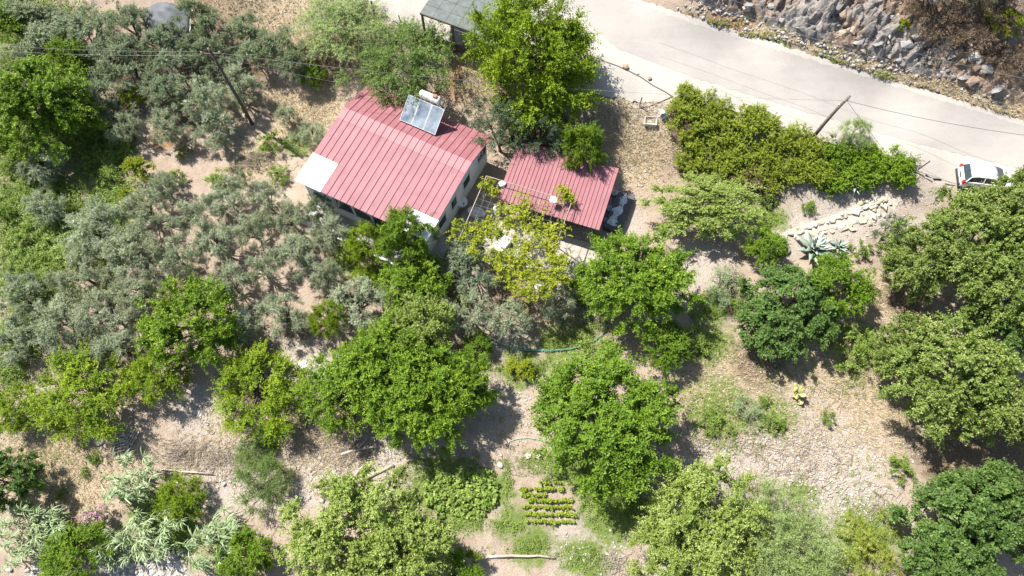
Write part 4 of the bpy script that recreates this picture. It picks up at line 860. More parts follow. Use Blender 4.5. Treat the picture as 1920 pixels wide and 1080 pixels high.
for k in range(20):
    a = r_.uniform(0, 6.28); d = r_.uniform(0, .45); pad(Vector((math.cos(a)*d*.6, math.sin(a)*d*1.5, .02+r_.choice((0, .32, .6)))), r_.uniform(-1.0, 1.0), r_.uniform(0, 6.28), r_.uniform(.9, 1.35))
q = P(172, 972, 1.2); g = np.random.default_rng(4)
ol = thing('oleander', 'oleander with pink flowers at the lower left', 'bush', (q.x, q.y, G(q.x, q.y)))
C, CR, OUT = crown_clumps(g, .95, .7, .9, 26, .26); V, F, T = leaf_arrays(g, C, CR, OUT, 2200, .18, .04, upb=.4); link('crown', pmesh('crown', V, F, F_reed, T), ol)
top = C[C[:, 2] > .9]; V, F, T = leaf_arrays(g, top+[0, 0, .12], np.full(len(top), .2), np.tile([0, 0, 1.], (len(top), 1)), 900, .08, .08, upb=1); link('flowers', pmesh('flowers', V, F, F_pink, T), ol)
limbs(g, C, .9, .3, .03, 6, stems=3).build('stem', M_bark, ol)
# ------------------------------------------------------------------ vegetable plots
V1 = []; g = np.random.default_rng(31)
def plantlet(name, n, rr, hh, L, W, mat_, seed, nc=7):
    g = np.random.default_rng(seed); C = np.stack([g.normal(size=nc)*rr*.5, g.normal(size=nc)*rr*.5, hh*(.4+.5*g.random(nc))], 1); out = unit(C+[0, 0, .1])
    V, F, T = leaf_arrays(g, C, np.full(nc, rr*.45), out, n, L, W, upb=.9, rnd=.5, shell=.2); V[:, 2] = np.maximum(V[:, 2], .01); return pmesh(name, V, F, mat_, T)
F_pepper = foliage('pepper_leaves', (.13,.20,.01), (.30,.40,.03), (.46,.54,.08), .32, .5, .3, .3)
F_bean = foliage('bean_leaves', (.09,.16,.02), (.22,.33,.055), (.36,.46,.12), .3, .5, .3, .3)
PEP = [plantlet('seedling', 110, .13, .26, .10, .05, F_pepper, 50+k) for k in range(4)]; BEAN = [plantlet('squash_plant', 170, .34, .42, .16, .14, F_bean, 70+k, 9) for k in range(4)]
ROWN = ['back row', 'second row from the back', 'third row from the back', 'fourth row from the back', 'fifth row from the back', 'third row from the front', 'second row from the front', 'front row']
r_ = random.Random(8)
rows = [(908,1010,1060,.5),(918,978,1058,.75),(930,980,1060,.6),(941,982,1074,.9),(952,984,1072,1),(964,986,1076,1),(976,986,1078,1),(980,986,1076,0)]
for k, (v, ua, ub, dens) in enumerate([(905,1012,1056,.8),(917,976,1056,.85),(929,980,1022,.95),(939,990,1074,1),(951,982,1072,1),(965,986,1078,1),(978,988,1076,1)]):
    lab = 'yellow green seedling in the '+['back', 'second', 'third', 'fourth', 'fifth', 'sixth', 'front'][k]+' row of the seedling plot'
    u = ua
    while u < ub:
        if r_.random() < dens:
            q = P(u+r_.gauss(0, .6), v+(u-1030)*.01+r_.gauss(0, .8)); s = r_.uniform(.8, 1.25); tag(link('seedling', PEP[r_.randrange(4)], None, q, r_.uniform(0, 6.28), (s, s, s)), lab, 'seedling', 'seedlings of the '+lab.split(' in the ')[1])
        u += 4.6
for k, (v, ua, ub) in enumerate([(890,870,925),(900,812,932),(912,806,938),(926,804,936),(939,808,932),(951,822,930),(966,826,900)]):
    lab = 'broad leaved bean plant in the '+['back', 'second', 'third', 'fourth', 'fifth', 'sixth', 'front'][k]+' row of the left vegetable plot'; u = ua
    while u < ub:
        q = P(u+r_.gauss(0, 2.5), v+r_.gauss(0, 2.5)); s = r_.uniform(.7, 1.2)*(1 if k < 5 else .75); tag(link('bean_plant', BEAN[r_.randrange(4)], None, q, r_.uniform(0, 6.28), (s, s, s)), lab, 'bean plant', 'bean plants of the '+lab.split(' in the ')[1]); u += 12
# ------------------------------------------------------------------ ground cover nobody could count
def scatter(spots, seed, per):
    r = np.random.default_rng(seed); out = []
    for u, v, ru, rv, n in spots:
        m_ = int(n*per); uu = u+r.normal(size=m_)*ru*.6; vv = v+r.normal(size=m_)*rv*.6; k = P(u, v); A_ = np.array(P(u+1, v))-np.array(k); B_ = np.array(P(u, v+1))-np.array(k)
        X = k.x+(uu-u)*A_[0]+(vv-v)*B_[0]; Y = k.y+(uu-u)*A_[1]+(vv-v)*B_[1]; ok = ~in_poly(X, Y, SHOULDER); out.append(np.stack([X[ok], Y[ok], height(X[ok], Y[ok])+fbm(X[ok]*.35, Y[ok]*.35, 5)*.3+fbm(X[ok]*1.7+9, Y[ok]*1.7, 3)*.10], 1))
    return np.concatenate(out)
def weeds(name, label, spots, seed, mat_, per=1., hgt=.28, cr=.2, L=.11, W=.065, nl=24):
    C = scatter(spots, seed, per); g = np.random.default_rng(seed+1); C[:, 2] += hgt*g.random(len(C)); out = np.tile([0, 0, 1.], (len(C), 1)); CR = cr*(.5+g.random(len(C)))
    ctn = np.clip(.5+2.2*fbm(C[:, 0]*.5, C[:, 1]*.5, 3)+g.normal(size=len(C))*.2, 0, 1)
    V, F, T = leaf_arrays(g, C, CR, out, len(C)*nl, L, W, upb=.8, rnd=.6, shell=.1, flat=.6, ct=ctn); tag(link(name, pmesh(name, V, F, mat_, T)), label, kind='stuff')
weeds('green_weeds', 'lush green weeds along the left edge', [(60,300,60,40,300),(110,440,110,70,1100),(60,500,60,70,500),(60,380,60,40,400),(190,300,40,30,250),(210,370,50,40,300),(40,640,40,40,200),(140,265,40,20,150),(200,470,30,60,200),(20,700,30,30,120),(60,590,40,40,180),(230,275,20,20,120),(30,20,60,40,220),(90,90,60,40,220),(120,30,60,30,160),(-60,200,50,120,500),(-70,480,60,160,700),(-60,780,50,120,300),(130,180,50,40,200),(60,250,60,30,250),(180,230,40,30,160)], 41, F_weed, 1.5, .6, .24)
weeds('grass_patches', 'low green grass around the ditch, plots and clearing', [(1060,640,50,14,260),(1100,615,30,12,120),(1330,650,40,30,160),(1350,770,60,40,220),(1330,590,36,20,120),(1160,950,60,30,420),(950,900,9,40,70),(955,985,30,14,60),(1000,1030,50,20,80),(870,985,50,10,110),(1100,1050,40,30,110),
   (800,880,40,30,160),(850,870,60,20,180),(1010,870,40,20,160),(1090,880,50,30,180),(990,690,60,14,160),(300,960,60,40,200),(330,1000,60,40,240),(1440,412,40,14,90),(1600,690,30,40,150),(650,480,40,30,100),(560,270,40,30,60),(480,290,50,40,60),(1620,1000,70,50,300),(1500,930,50,30,60),(760,540,60,30,80),(600,740,60,20,60),(1400,840,60,20,30),
   (1620,880,40,40,25),(90,850,70,50,60),(920,760,40,40,20),(1500,690,80,40,60),(700,920,20,30,10)], 43, F_weed, 1.2, .16, .2, .10, .035, 18)
F_verge = foliage('verge_leaves', (.13,.14,.03), (.27,.27,.08), (.45,.40,.18), .25, .6, .2, .2)
weeds('verge_weeds', 'green and straw weeds along the far verge of the road', [(1265,26,34,5,130),(1330,46,40,6,160),(1400,72,40,6,180),(1480,98,40,7,180),(1560,124,34,7,170),(1640,147,22,6,130)], 45, F_verge, 1, .25, .16, .13, .05, 14)
def straw(name, label, spots, seed, per, L=.27):
    B = scatter(spots, seed, per); g = np.random.default_rng(seed); V, F, T = blade_arrays(g, B, len(B)*5, L, .028, 1.2, 2); tag(link(name, pmesh(name, V, F, F_straw, T)), label, kind='stuff')
straw('dry_grass', 'dry straw coloured grass on the banks', [(u, v, r, r*.8, r*7) for u, v, r in ZONE['straw']]+[(1500,800,200,100,1200),(300,870,200,60,500),(1120,600,60,60,250),(960,780,60,60,200),(1180,260,60,60,700),(620,870,100,60,500),(300,-60,200,30,700),(-60,900,60,100,500),(600,1120,400,30,600),(1500,1120,300,30,400),(600,230,40,40,300),(1850,220,70,20,500)], 51, 1.0)
def twigs(name, label, spots, seed, per=1., L=.6, W=.03):
    B = scatter(spots, seed, per); g = np.random.default_rng(seed); n = len(B); a = g.normal(.3, .9, n); h = np.stack([np.cos(a), np.sin(a), g.normal(size=n)*.15], 1); s = np.stack([-np.sin(a), np.cos(a), np.zeros(n)], 1); ln = (L*(.4+1.2*g.random(n)))[:, None]; B[:, 2] += .04+.12*g.random(n); up = np.array([0, 0, W])
    V = np.stack([B-h*ln/2-s*W/2, B-h*ln/2+s*W/2, B-h*ln/2+up, B+h*ln/2-s*W/4, B+h*ln/2+s*W/4, B+h*ln/2+up*.5], 1).reshape(-1, 3); b = np.arange(n)[:, None]*6
    F = np.concatenate([b+np.array(q) for q in ((0,1,4,3), (1,2,5,4), (2,0,3,5))], 0); tag(link(name, pmesh(name, V, F, F_twig, np.tile(np.clip(g.normal(.5, .3, n), 0, 1), 3))), label, kind='stuff')
twigs('fallen_twigs', 'grey fallen twigs littering the lower bank and clearing', [(330,850,60,24,260),(420,860,60,20,260),(600,820,60,30,220),(660,850,50,30,300),(1500,860,120,60,420),(1350,830,80,30,160),(480,300,26,10,180),(700,300,10,10,1),(560,760,60,20,120),(1650,960,40,30,140),(1160,1060,40,20,120),(850,620,80,40,120),(1560,720,80,40,120),(470,860,120,40,200)], 53)
def gravel(name, label, spots, seed, lo, hi, mat_, per=1.):
    B = scatter(spots, seed, per); g = np.random.default_rng(seed); n = len(B); base = np.array([(1,0,0),(0,1,0),(-1,0,0),(0,-1,0),(.15,.1,.7),(0,0,-.5)]); s = lo+(hi-lo)*g.random(n)**2.5; a = g.random(n)*6.28; ca, sa = np.cos(a), np.sin(a)
    Vb = base[None]*(1+.5*(g.random((n, 6, 3))-.5))*s[:, None, None]*np.array([1, .7, .8]); V = np.stack([Vb[..., 0]*ca[:, None]-Vb[..., 1]*sa[:, None], Vb[..., 0]*sa[:, None]+Vb[..., 1]*ca[:, None], Vb[..., 2]], -1)+B[:, None]; V = V.reshape(-1, 3); b = np.arange(n)[:, None]*6
    F = np.concatenate([b+np.array(q) for q in ((0,1,4),(1,2,4),(2,3,4),(3,0,4),(1,0,5),(2,1,5),(3,2,5),(0,3,5))], 0); tag(link(name, pmesh(name, V, F, mat_, np.tile(g.random(n), 8))), label, kind='stuff')
M_peb = foliage('pebble', (.26,.22,.18), (.40,.365,.32), (.54,.51,.47), 0, .9, .2, 0)
M_shard = foliage('shard', (.17,.14,.12), (.32,.29,.27), (.50,.48,.45), 0, .9, .2, 0)
gravel('loose_stones', 'loose pale stones over the clearing and lower bank', [(1540,880,110,70,1700),(1450,840,80,40,500),(1600,950,70,50,700),(430,880,90,50,500),(700,870,70,40,350),(500,900,60,50,260),(820,640,60,30,240),(380,770,60,30,260),(60,780,50,20,160),(940,760,50,50,200),(600,900,60,40,250),(1350,860,60,40,250),(1100,1040,80,30,250),
   (1700,620,60,60,150),(1640,430,60,40,250),(540,40,80,40,300),(1200,300,60,50,350),(1120,420,60,30,150),(960,650,60,12,160),(560,800,80,40,250),(1420,720,120,50,260),(1720,800,80,60,250)], 61, .03, .15, M_peb)
gravel('rock_shards', 'broken shards lying on the cut slope', [(1380,20,90,20,500),(1500,60,90,30,700),(1620,100,90,30,700),(1750,120,90,30,600),(1860,160,60,30,400),(1600,30,160,30,600)], 63, .05, .28, M_shard)
gravel('road_grit', 'pale grit along the edges of the road', [(1330,50,60,4,10)], 65, .03, .07, M_peb)
# ------------------------------------------------------------------ poles and cables
def base_z(p): return G(p.x, p.y)
b1 = P(473, 232); t1 = Vector((b1.x-.25, b1.y+.3, b1.z+8.3))
M_pole = plain('tarred_pole', (.075,.058,.045), .85, .4, 5, b=.5); M_pole2 = plain('grey_pole', (.20,.165,.135), .9, .35, 5, b=.5)
pole1 = thing('utility_pole', 'tall dark wooden power pole among the upper left olives', 'utility pole', b1); d = t1-b1
MB().tube([(0, 0, -.5), d*.4+Vector((.05, 0, 0)), d], [.15, .13, .10], 9).build('shaft', M_pole, pole1, True)
MB().box((d.x-.75, d.y-.05, d.z-.45), (d.x+.75, d.y+.05, d.z-.35)).build('crossarm', M_pole, pole1)
M_ins = plain('porcelain', (.55,.38,.28), .3, .2, 4)
for k in (-.65, 0, .65): MB().lathe([(.02, 0), (.07, .02), (.08, .08), (.04, .12), (.06, .16), (.02, .2)], 10, Matrix.Translation((d.x+k, d.y, d.z-.345 if k else d.z+.01))).build('insulator', M_ins, pole1, True)
b2 = P(1525, 256); t2 = Vector((b2.x+.7, b2.y+.1, b2.z+4.7)); pole2 = thing('utility_pole', 'bent grey wooden pole standing in the bank vines by the road', 'utility pole', b2); d2 = t2-b2
MB().tube([(0, 0, -.5), (d2.x*.2, 0, d2.z*.35), (d2.x*.55, .05, d2.z*.7), d2], [.15, .14, .12, .10], 9).build('shaft', M_pole2, pole2, True)
MB().tube([(d2.x*.86-.2, d2.y-.1, d2.z*.9), (d2.x*.86+.3, d2.y+.05, d2.z*.9)], .04).build('bracket', M_steel, pole2)
MB().lathe([(.03, 0), (.06, .03), (.06, .1), (.02, .14)], 10, Matrix.Translation((d2.x*.7-.12, d2.y, d2.z*.78))).build('insulator', M_ins, pole2, True)
b3 = P(967, 66); pole3 = thing('lighting_pole', 'grey steel pole rising beside the carport at the top', 'utility pole', b3)
MB().tube([(0, 0, -.4), (0, 0, 6.5), (0, 0, 9.5)], [.15, .12, .09], 12).build('shaft', plain('pole_steel', (.42,.43,.43), .5, .2, 4, .3), pole3, True)
MB().box((-.6, -.05, 9.0), (.6, .05, 9.1)).build('crossarm', M_steel, pole3)
M_wire = plain('cable', (.22,.22,.22), .5, .2, 3)
M_wire_d = plain('dark_cable', (.05,.05,.05), .6, .2, 3)
def cable(a, b, sag, label, rad=.009, mat_=M_wire, name='power_cable'):
    a, b = Vector(a), Vector(b); pts = [a.lerp(b, t/28)-Vector((0, 0, sag*4*(t/28)*(1-t/28))) for t in range(29)]; o = pts[0].copy()
    return tag(link(name, MB().tube([p-o for p in pts], rad, 5).mesh(name, mat_, True), None, o), label, 'cable', 'overhead cables')
pt1 = b1+d; pt2 = b2+d2
lf = at(-60, 82, 8.2); lf2 = at(-60, 92, 7.9)
cable(lf, pt1+Vector((-.65, 0, -.15)), .25, 'upper cable from the dark pole to the left edge')
cable(lf2, pt1+Vector((0, 0, -.5)), .3, 'lower cable from the dark pole to the left edge')
cable(pt1+Vector((.65, 0, -.15)), b3+Vector((-.5, 0, 9.1)), .5, 'cable from the dark pole to the steel pole')
cable(pt1+Vector((0, 0, -.2)), pt2+Vector((-.1, 0, -.5)), 1.0, 'long cable over the house roof from the dark pole to the bent pole')
cable(pt1+Vector((.1, 0, -.5)), HM @ Vector((-HL/2+1, HW2, 3.3)), .3, 'service cable from the dark pole down to the house')
cable(pt2+Vector((0, 0, -.5)), at(1990, 262, 8.0), .4, 'cable from the bent pole across the road to the right', .015, M_wire_d)
cable(pt2+Vector((0, 0, -.5)), P(1660, 285), .02, 'stay wire of the bent pole', .012, M_wire_d)
for k, (va, vb_) in enumerate([(-28, 168), (-6, 196), (16, 225)]):
    cable(at(1180, va-40, 9.5), at(2000, vb_-4, 10.5), .8, ['topmost', 'middle', 'lowest'][k]+' of three cables over the rocky cut', .009)
cable(HM @ Vector((x1, 1.2, 3.0)), SM @ Vector((.4, 3.2, 3.0)), .12, 'short cable between the house wall and the shed', .014)
# ------------------------------------------------------------------ roadside rope with stones, fence posts, crate, bucket
M_rope = plain('rope', (.16,.14,.12), .9, .3, 6)
rp = [P(u, v, .06) for u, v in ((1108,104),(1135,115),(1160,124),(1180,133),(1200,143),(1225,160),(1248,172),(1262,182))]
tag(link('rope_barrier', MB().tube([p-rp[0] for p in rp], .025, 5).mesh('rope_barrier', M_rope, True), None, rp[0]), 'dark rope lying along the lower road edge', 'rope')
rp = [P(u, v, .05) for u, v in ((1262,180),(1240,190),(1215,200),(1190,204),(1160,200))]
tag(link('edge_cable', MB().tube([p-rp[0] for p in rp], .03, 5).mesh('edge_cable', M_rope, True), None, rp[0]), 'curved dark cable at the edge of the gravel pull in', 'cable')
M_redstone = stone_mat('reddish_stone', (.33,.20,.14), (.40,.26,.19), (.48,.36,.28))
for k, (u, v, s, lab) in enumerate([(1172,127,.32,'reddish boulder lying on the roadside rope'),(1218,148,.2,'smaller stone on the roadside rope'),(1163,163,.12,'small stone alone on the white gravel'),(1196,138,.11,'pebble between the two rope stones'),(605,940,.2,'round pale boulder on the lower bank'),(580,932,.17,'pale boulder left of the round one'),(625,930,.28,'large pale boulder beside the big tree'),(990,856,.3,'white boulder below the small hose'),(1010,856,.22,'boulder right of the white one'),(938,873,.3,'flat stone at the head of the garden path'),(420,908,.16,'white stone on the lower bank')]):
    q = P(u, v); o = tag(link('boulder', rock_mesh('boulder', 200+k, (1, .85, .65), M_redstone if k < 2 else M_pale_stone, 24), None, q+Vector((0, 0, s*.3)), k, (s, s, s)), lab, 'stone')
for u, v, h, dx, lab in [(1199,200,1.1,0,'thin rusty fence post at the gravel pull in'),(754,50,1.2,-.1,'fence post left of the carport'),(1715,322,1.4,.35,'leaning dark post right of the bank vines'),(700,20,1.0,0,'fence post beside the feathery tree'),(870,98,.9,.05,'short fence post below the carport')]:
    q = P(u, v); o = thing('fence_post', lab, 'post', q); MB().tube([(0, 0, -.2), (dx, 0, h)], .045, 7).build('shaft', M_pole, o); MB().lathe([(.05, 0), (.055, .02), (.03, .05)], 7, Matrix.Translation((dx, 0, h-.01))).build('cap', M_pole, o)
q = P(1220, 228, .2); cr_ = thing('plastic_crate', 'pale slatted crate lying on the dry bank', 'crate', (q.x, q.y, G(q.x, q.y)+.05), -.1); M_crate = plain('crate_plastic', (.50,.47,.42), .7, .2, 4)
for y in (-.38, .35): MB().box((-.48, y, 0), (.48, y+.04, .3)).build('side', M_crate, cr_)
for x in (-.48, .44): MB().box((x, -.337, 0), (x+.04, .347, .3)).build('side', M_crate, cr_)
for k in range(4): MB().box((-.437, -.31+k*.175, .02), (.437, -.21+k*.175, .05)).build('slat', M_crate, cr_)
q = P(1243, 214, .2); bk = thing('paint_bucket', 'white bucket tipped over beside the crate', 'bucket', (q.x, q.y, G(q.x, q.y)+.25)); bm_ = Matrix.Rotation(R(70), 4, 'X') @ Matrix.Rotation(.5, 4, 'Z')
MB().lathe([(.2, -.25), (.26, .28), (.28, .28), (.28, .31), (.25, .31), (.24, .28), (.18, -.22)], 18, bm_).build('body', M_white, bk, True); MB().tube([(.27, 0, .25), (.2, -.25, .3), (-.2, -.25, .3), (-.27, 0, .25)], .012, 5).build('handle', M_steel, bk)
# ------------------------------------------------------------------ white car
def car():
    rear = P(1790, 337); q = P(1860, 331); dirv = (P(1905, 339)-rear); yaw = math.atan2(dirv.y, dirv.x)-.03
    o = thing('parked_car', 'white hatchback parked at the roadside under the plane tree', 'car', (rear.x, rear.y, G(rear.x, rear.y)+.03), yaw)
    paint = plain('white_car_paint', (.80,.81,.82), .22, .03, 2, spec=.6); paint.node_tree.nodes['Principled BSDF'].inputs['Coat Weight'].default_value = .5
    # lower body: sections along x (rear at 0): (x, half width, z_low, z_belt)
    mb = MB(); S = [(-.02,.62,.42,.78),(.05,.80,.30,.92),(.35,.86,.24,.98),(1.2,.88,.22,.98),(2.6,.88,.22,.96),(3.3,.86,.24,.92),(3.9,.80,.28,.82),(4.15,.62,.36,.66)]
    vv = []; 
    for x, w, zl, zb in S: vv += [(x,-w*.9,zl),(x,-w,zl+.2),(x,-w,zb-.15),(x,-w*.93,zb),(x,w*.93,zb),(x,w,zb-.15),(x,w,zl+.2),(x,w*.9,zl)]
    ff = [(i*8+j, i*8+8+j, i*8+8+(j+1) % 8, i*8+(j+1) % 8) for i in range(len(S)-1) for j in range(8)]+[tuple(range(8)), tuple((len(S)-1)*8+j for j in range(8))[::-1]]
    mb.add(vv, ff); body = mb.build('body', paint, o, True, .03)
    cab = MB(); T = [(.12,.78,.985),(.42,.66,1.36),(.8,.62,1.46),(2.0,.62,1.45),(2.35,.66,1.32),(3.05,.78,.94)]
    vv = [p for x, w, z in T for p in ((x,-w,z),(x,w,z))]; base = [p for x, w, z in T for p in ((x if i else x, -.80, .9) for i in (0,))]
    # greenhouse: roof strip plus glazed sides
    rf = MB().add([(.40,-.62,1.38),(.40,.62,1.38),(.85,.6,1.47),(.85,-.6,1.47),(1.95,.6,1.46),(1.95,-.6,1.46),(2.3,.63,1.36),(2.3,-.63,1.36),(.40,-.60,1.33),(.40,.60,1.33),(2.3,.61,1.31),(2.3,-.61,1.31)],[(0,1,2,3)[::-1],(3,2,4,5)[::-1],(5,4,6,7)[::-1],(0,8,9,1)[::-1],(6,10,11,7)[::-1],(0,3,5,7,11,8),(1,9,10,6,4,2)]); rf.build('roof', paint, o, True)
    MB().add([(.10,-.70,.98),(.10,.70,.98),(.395,.58,1.34),(.395,-.58,1.34),(.14,-.70,.96),(.14,.70,.96),(.43,.57,1.31),(.43,-.57,1.31)],[(0,3,2,1),(4,5,6,7),(0,1,5,4),(2,3,7,6),(1,2,6,5),(3,0,4,7)]).build('rear_window', M_glass, o)
    MB().add([(3.05,-.72,.945),(3.05,.72,.945),(2.31,.6,1.345),(2.31,-.6,1.345),(3.0,-.72,.93),(3.0,.72,.93),(2.28,.6,1.32),(2.28,-.6,1.32)],[(0,1,2,3),(4,7,6,5),(0,4,5,1),(2,6,7,3),(1,5,6,2),(3,7,4,0)]).build('windscreen', M_glass, o)
    for s in (-1, 1):
        MB().add([(.30,s*.77,.985),(3.0,s*.77,.945),(2.29,s*.625,1.33),(.42,s*.615,1.35),(.30,s*.73,.985),(3.0,s*.73,.945),(2.29,s*.585,1.33),(.42,s*.575,1.35)],[(0,1,2,3),(4,5,6,7),(0,1,5,4),(2,3,7,6),(1,2,6,5),(0,3,7,4)]).build('side_window', M_glass, o)
        for x in (.15, 1.4, 2.42): MB().tube([(x if x > 1 else .16, s*.775, .97), (x*.96 if x > 1 else .41, s*.605, 1.39)], .04, 6).build('pillar', paint, o)
        MB().box((-.03, s*.70-.11, .72), (.16, s*.70+.11, .96)).build('tail_light', plain('red_lens', (.5,.02,.02), .2, .1, 3), o, False, .02)
        MB().box((3.95, s*.60-.14, .58), (4.08, s*.60+.14, .74)).build('headlight', M_frame, o, False, .02)
        MB().box((2.55, s*.95-.1, .95), (2.72, s*.95+.1, 1.08)).build('wing_mirror', paint, o, False, .03)
        for x in (.75, 3.25):
            wm = Matrix.Translation((x, s*.80, .30)) @ Matrix.Rotation(R(90), 4, 'X'); wh = MB().lathe([(.2, -.11), (.30, -.10), (.315, -.05), (.315, .05), (.30, .10), (.2, .11)], 20, wm).build('wheel', M_black, o, True); MB().lathe([(.05, -.125), (.19, -.118), (.19, .118), (.05, .125)], 16, wm).build('rim', M_steel, wh)
    MB().box((-.10, -.72, .30), (.02, .72, .50)).build('bumper', M_black, o, False, .04); MB().box((-.045, -.26, .70), (.0, .26, .80)).build('number_plate', M_black, o)
    MB().tube([(1.7, 0, 1.46), (1.5, 0, 1.62)], .012, 5).build('aerial', M_black, o)
car()
# ------------------------------------------------------------------ tarpaulin
vv = []; N1, N2 = 22, 14
for a in range(N1):
    for b in range(N2):
        s, t_ = a/(N1-1), b/(N2-1); u = 274+s*84-t_*4; v = 10+t_*44+s*(6+t_*14)-math.sin(s*3.14)*6; q = P(u, v, 1.25)
        vv.append((q.x, q.y, q.z+math.sin(s*3.1)*.35-.55*max(0, abs(t_-.5)*2-.6)+fbm(np.array(a*.35), np.array(b*.35), 3)*.3))
tc_ = Vector(vv[len(vv)//2]); tz_ = G(tc_.x, tc_.y); tp = thing('tarpaulin_shelter', 'grey tarpaulin stretched over a low shelter among the olives', 'shelter', (tc_.x, tc_.y, tz_))
mb = MB(); mb.add([(x-tc_.x, y-tc_.y, z-tz_) for x, y, z in vv], [(a*N2+b, (a+1)*N2+b, (a+1)*N2+b+1, a*N2+b+1) for a in range(N1-1) for b in range(N2-1)]); o = mb.build('sheet', plain('grey_tarp', (.085,.095,.11), .7, .15, 1.5, b=.15), tp, True); o.modifiers.new('thick', 'SOLIDIFY').thickness = .02
for a, b in ((0, 0), (N1-1, 0), (0, N2-1), (N1-1, N2-1)):
    x, y, z = vv[a*N2+b]; MB().tube([(x-tc_.x, y-tc_.y, G(x, y)-tz_-.2), (x-tc_.x, y-tc_.y, z-tz_+.03)], .04).build('post', M_wood, tp)
MB().tube([(vv[(N1-1)*N2+k][0]-tc_.x+.08, vv[(N1-1)*N2+k][1]-tc_.y, vv[(N1-1)*N2+k][2]-tz_+.03) for k in range(N2)], .05, 6).build('pale_edge', M_white, tp, True)
# ------------------------------------------------------------------ pallets
def pallet(u, v, yaw, tilt, label):
    q = P(u, v, .15); o = thing('wooden_pallet', label, 'pallet', (q.x, q.y, G(q.x, q.y)+.16), yaw, 'old pallets'); o.rotation_euler = (tilt, tilt*.5, yaw); m_ = plain('pallet_wood', (.36,.31,.26), .9, .4, 6, b=.4)
    for x in (-.5, -.04, .42): MB().box((x, -.55, -.1), (x+.09, .55, .0)).build('bearer', m_, o)
    for k in range(6): MB().box((-.56, -.55+k*.2, .003), (.56, -.45+k*.2, .03)).build('plank', m_, o)
pallet(226, 832, .3, .1, 'weathered pallet lying flat, the lower of the two'); pallet(243, 818, 1.2, -.15, 'weathered pallet tilted on top of the other one')
q = P(186, 826, .1); tag(link('tin_lid', MB().lathe([(.02, .08), (.3, .08), (.36, .03), (.38, 0), (.34, 0), (.28, .05)], 20).mesh('tin_lid', M_steel, True), None, q), 'round grey tin lid left of the pallets', 'lid')
# ------------------------------------------------------------------ logs, hoses
M_log = plain('bleached_log', (.46,.39,.32), .9, .35, 4, b=.5)
def rod(name, label, cat, pix, rad, mat_, off=.12, n=8, grp=None):
    pts = [P(u, v, off) for u, v in pix]; o = pts[0].copy(); k = len(pts); return tag(link(name, MB().tube([p-o for p in pts], rad if hasattr(rad, '__len__') else [rad*(1-.35*i/(k-1)) for i in range(k)], n).mesh(name, mat_, True), None, o), label, cat, grp)
rod('fallen_log', 'thick pale log on the lower bank', 'log', [(676,899),(692,893),(712,884),(738,872)], .17, M_log)
rod('fallen_branch', 'pale branch below the citrus trees', 'branch', [(640,852),(660,845),(690,840),(708,838)], .1, M_log)
rod('fallen_branch', 'short branch leaning beside the thick log', 'branch', [(664,900),(670,885),(684,870)], .09, M_log)
rod('fallen_branch', 'forked branch in the shade of the citrus trees', 'branch', [(672,840),(686,825),(694,800)], .06, M_log)
rod('fallen_log', 'long thin grey log at the bottom edge', 'log', [(908,1045),(935,1043),(960,1042),(985,1043),(1010,1042),(1040,1046)], .1, M_log)
rod('fallen_branch', 'straight pale pole on the lower left bank', 'branch', [(340,884),(370,886),(400,889)], .06, M_log)
rod('fallen_branch', 'thin pole above the reeds', 'branch', [(300,880),(330,882),(352,890)], .045, M_log)
rod('fallen_branch', 'short straight pole right of the lower bank poles', 'branch', [(352,902),(380,903),(405,902)], .04, M_log)
M_hose = plain('teal_hose', (.07,.25,.22), .4, .15, 3); M_hose2 = plain('pale_hose', (.25,.37,.31), .4, .2, 3)
rod('garden_hose', 'teal hose curving along the ditch', 'hose', [(920,634),(935,645),(955,652),(985,657),(1010,657),(1040,657),(1070,654),(1095,648),(1115,639),(1130,626),(1140,612)], [.045]*11, M_hose, .1, 6)
rod('garden_hose', 'pale green hose looped beside the round tree', 'hose', [(952,838),(954,828),(970,823),(990,821),(1010,824),(1035,833)], [.04]*6, M_hose2, .08, 6)
rod('garden_hose', 'lower loop of pale hose beside the white boulder', 'hose', [(950,845),(956,854),(970,856),(984,848)], [.03]*4, M_hose2, .06, 6)
rod('irrigation_pipe', 'thin pale pipe crossing the straw slope left of the house', 'pipe', [(430,232),(445,255),(475,280),(510,310)], [.025]*4, M_hose2, .12, 5)
rod('irrigation_pipe', 'thin pale pipe behind the leaning dark pole', 'pipe', [(440,248),(460,236),(500,204),(530,190)], [.025]*4, M_hose2, .12, 5)
rod('irrigation_pipe', 'curved pipe near the left white roof corner', 'pipe', [(535,322),(548,316),(554,306)], [.025]*3, M_hose2, .12, 5)
# old tyre
q = P(1474, 469, .1); tag(link('old_tyre', MB().lathe([(.17, -.09), (.28, -.10), (.33, -.06), (.33, .06), (.28, .10), (.17, .09), (.19, .0), (.17, -.09)], 20).mesh('old_tyre', plain('dusty_rubber', (.20,.19,.18), .9, .25, 3), True), None, q+Vector((0, 0, .02))), 'dusty tyre lying left of the agave', 'tyre')
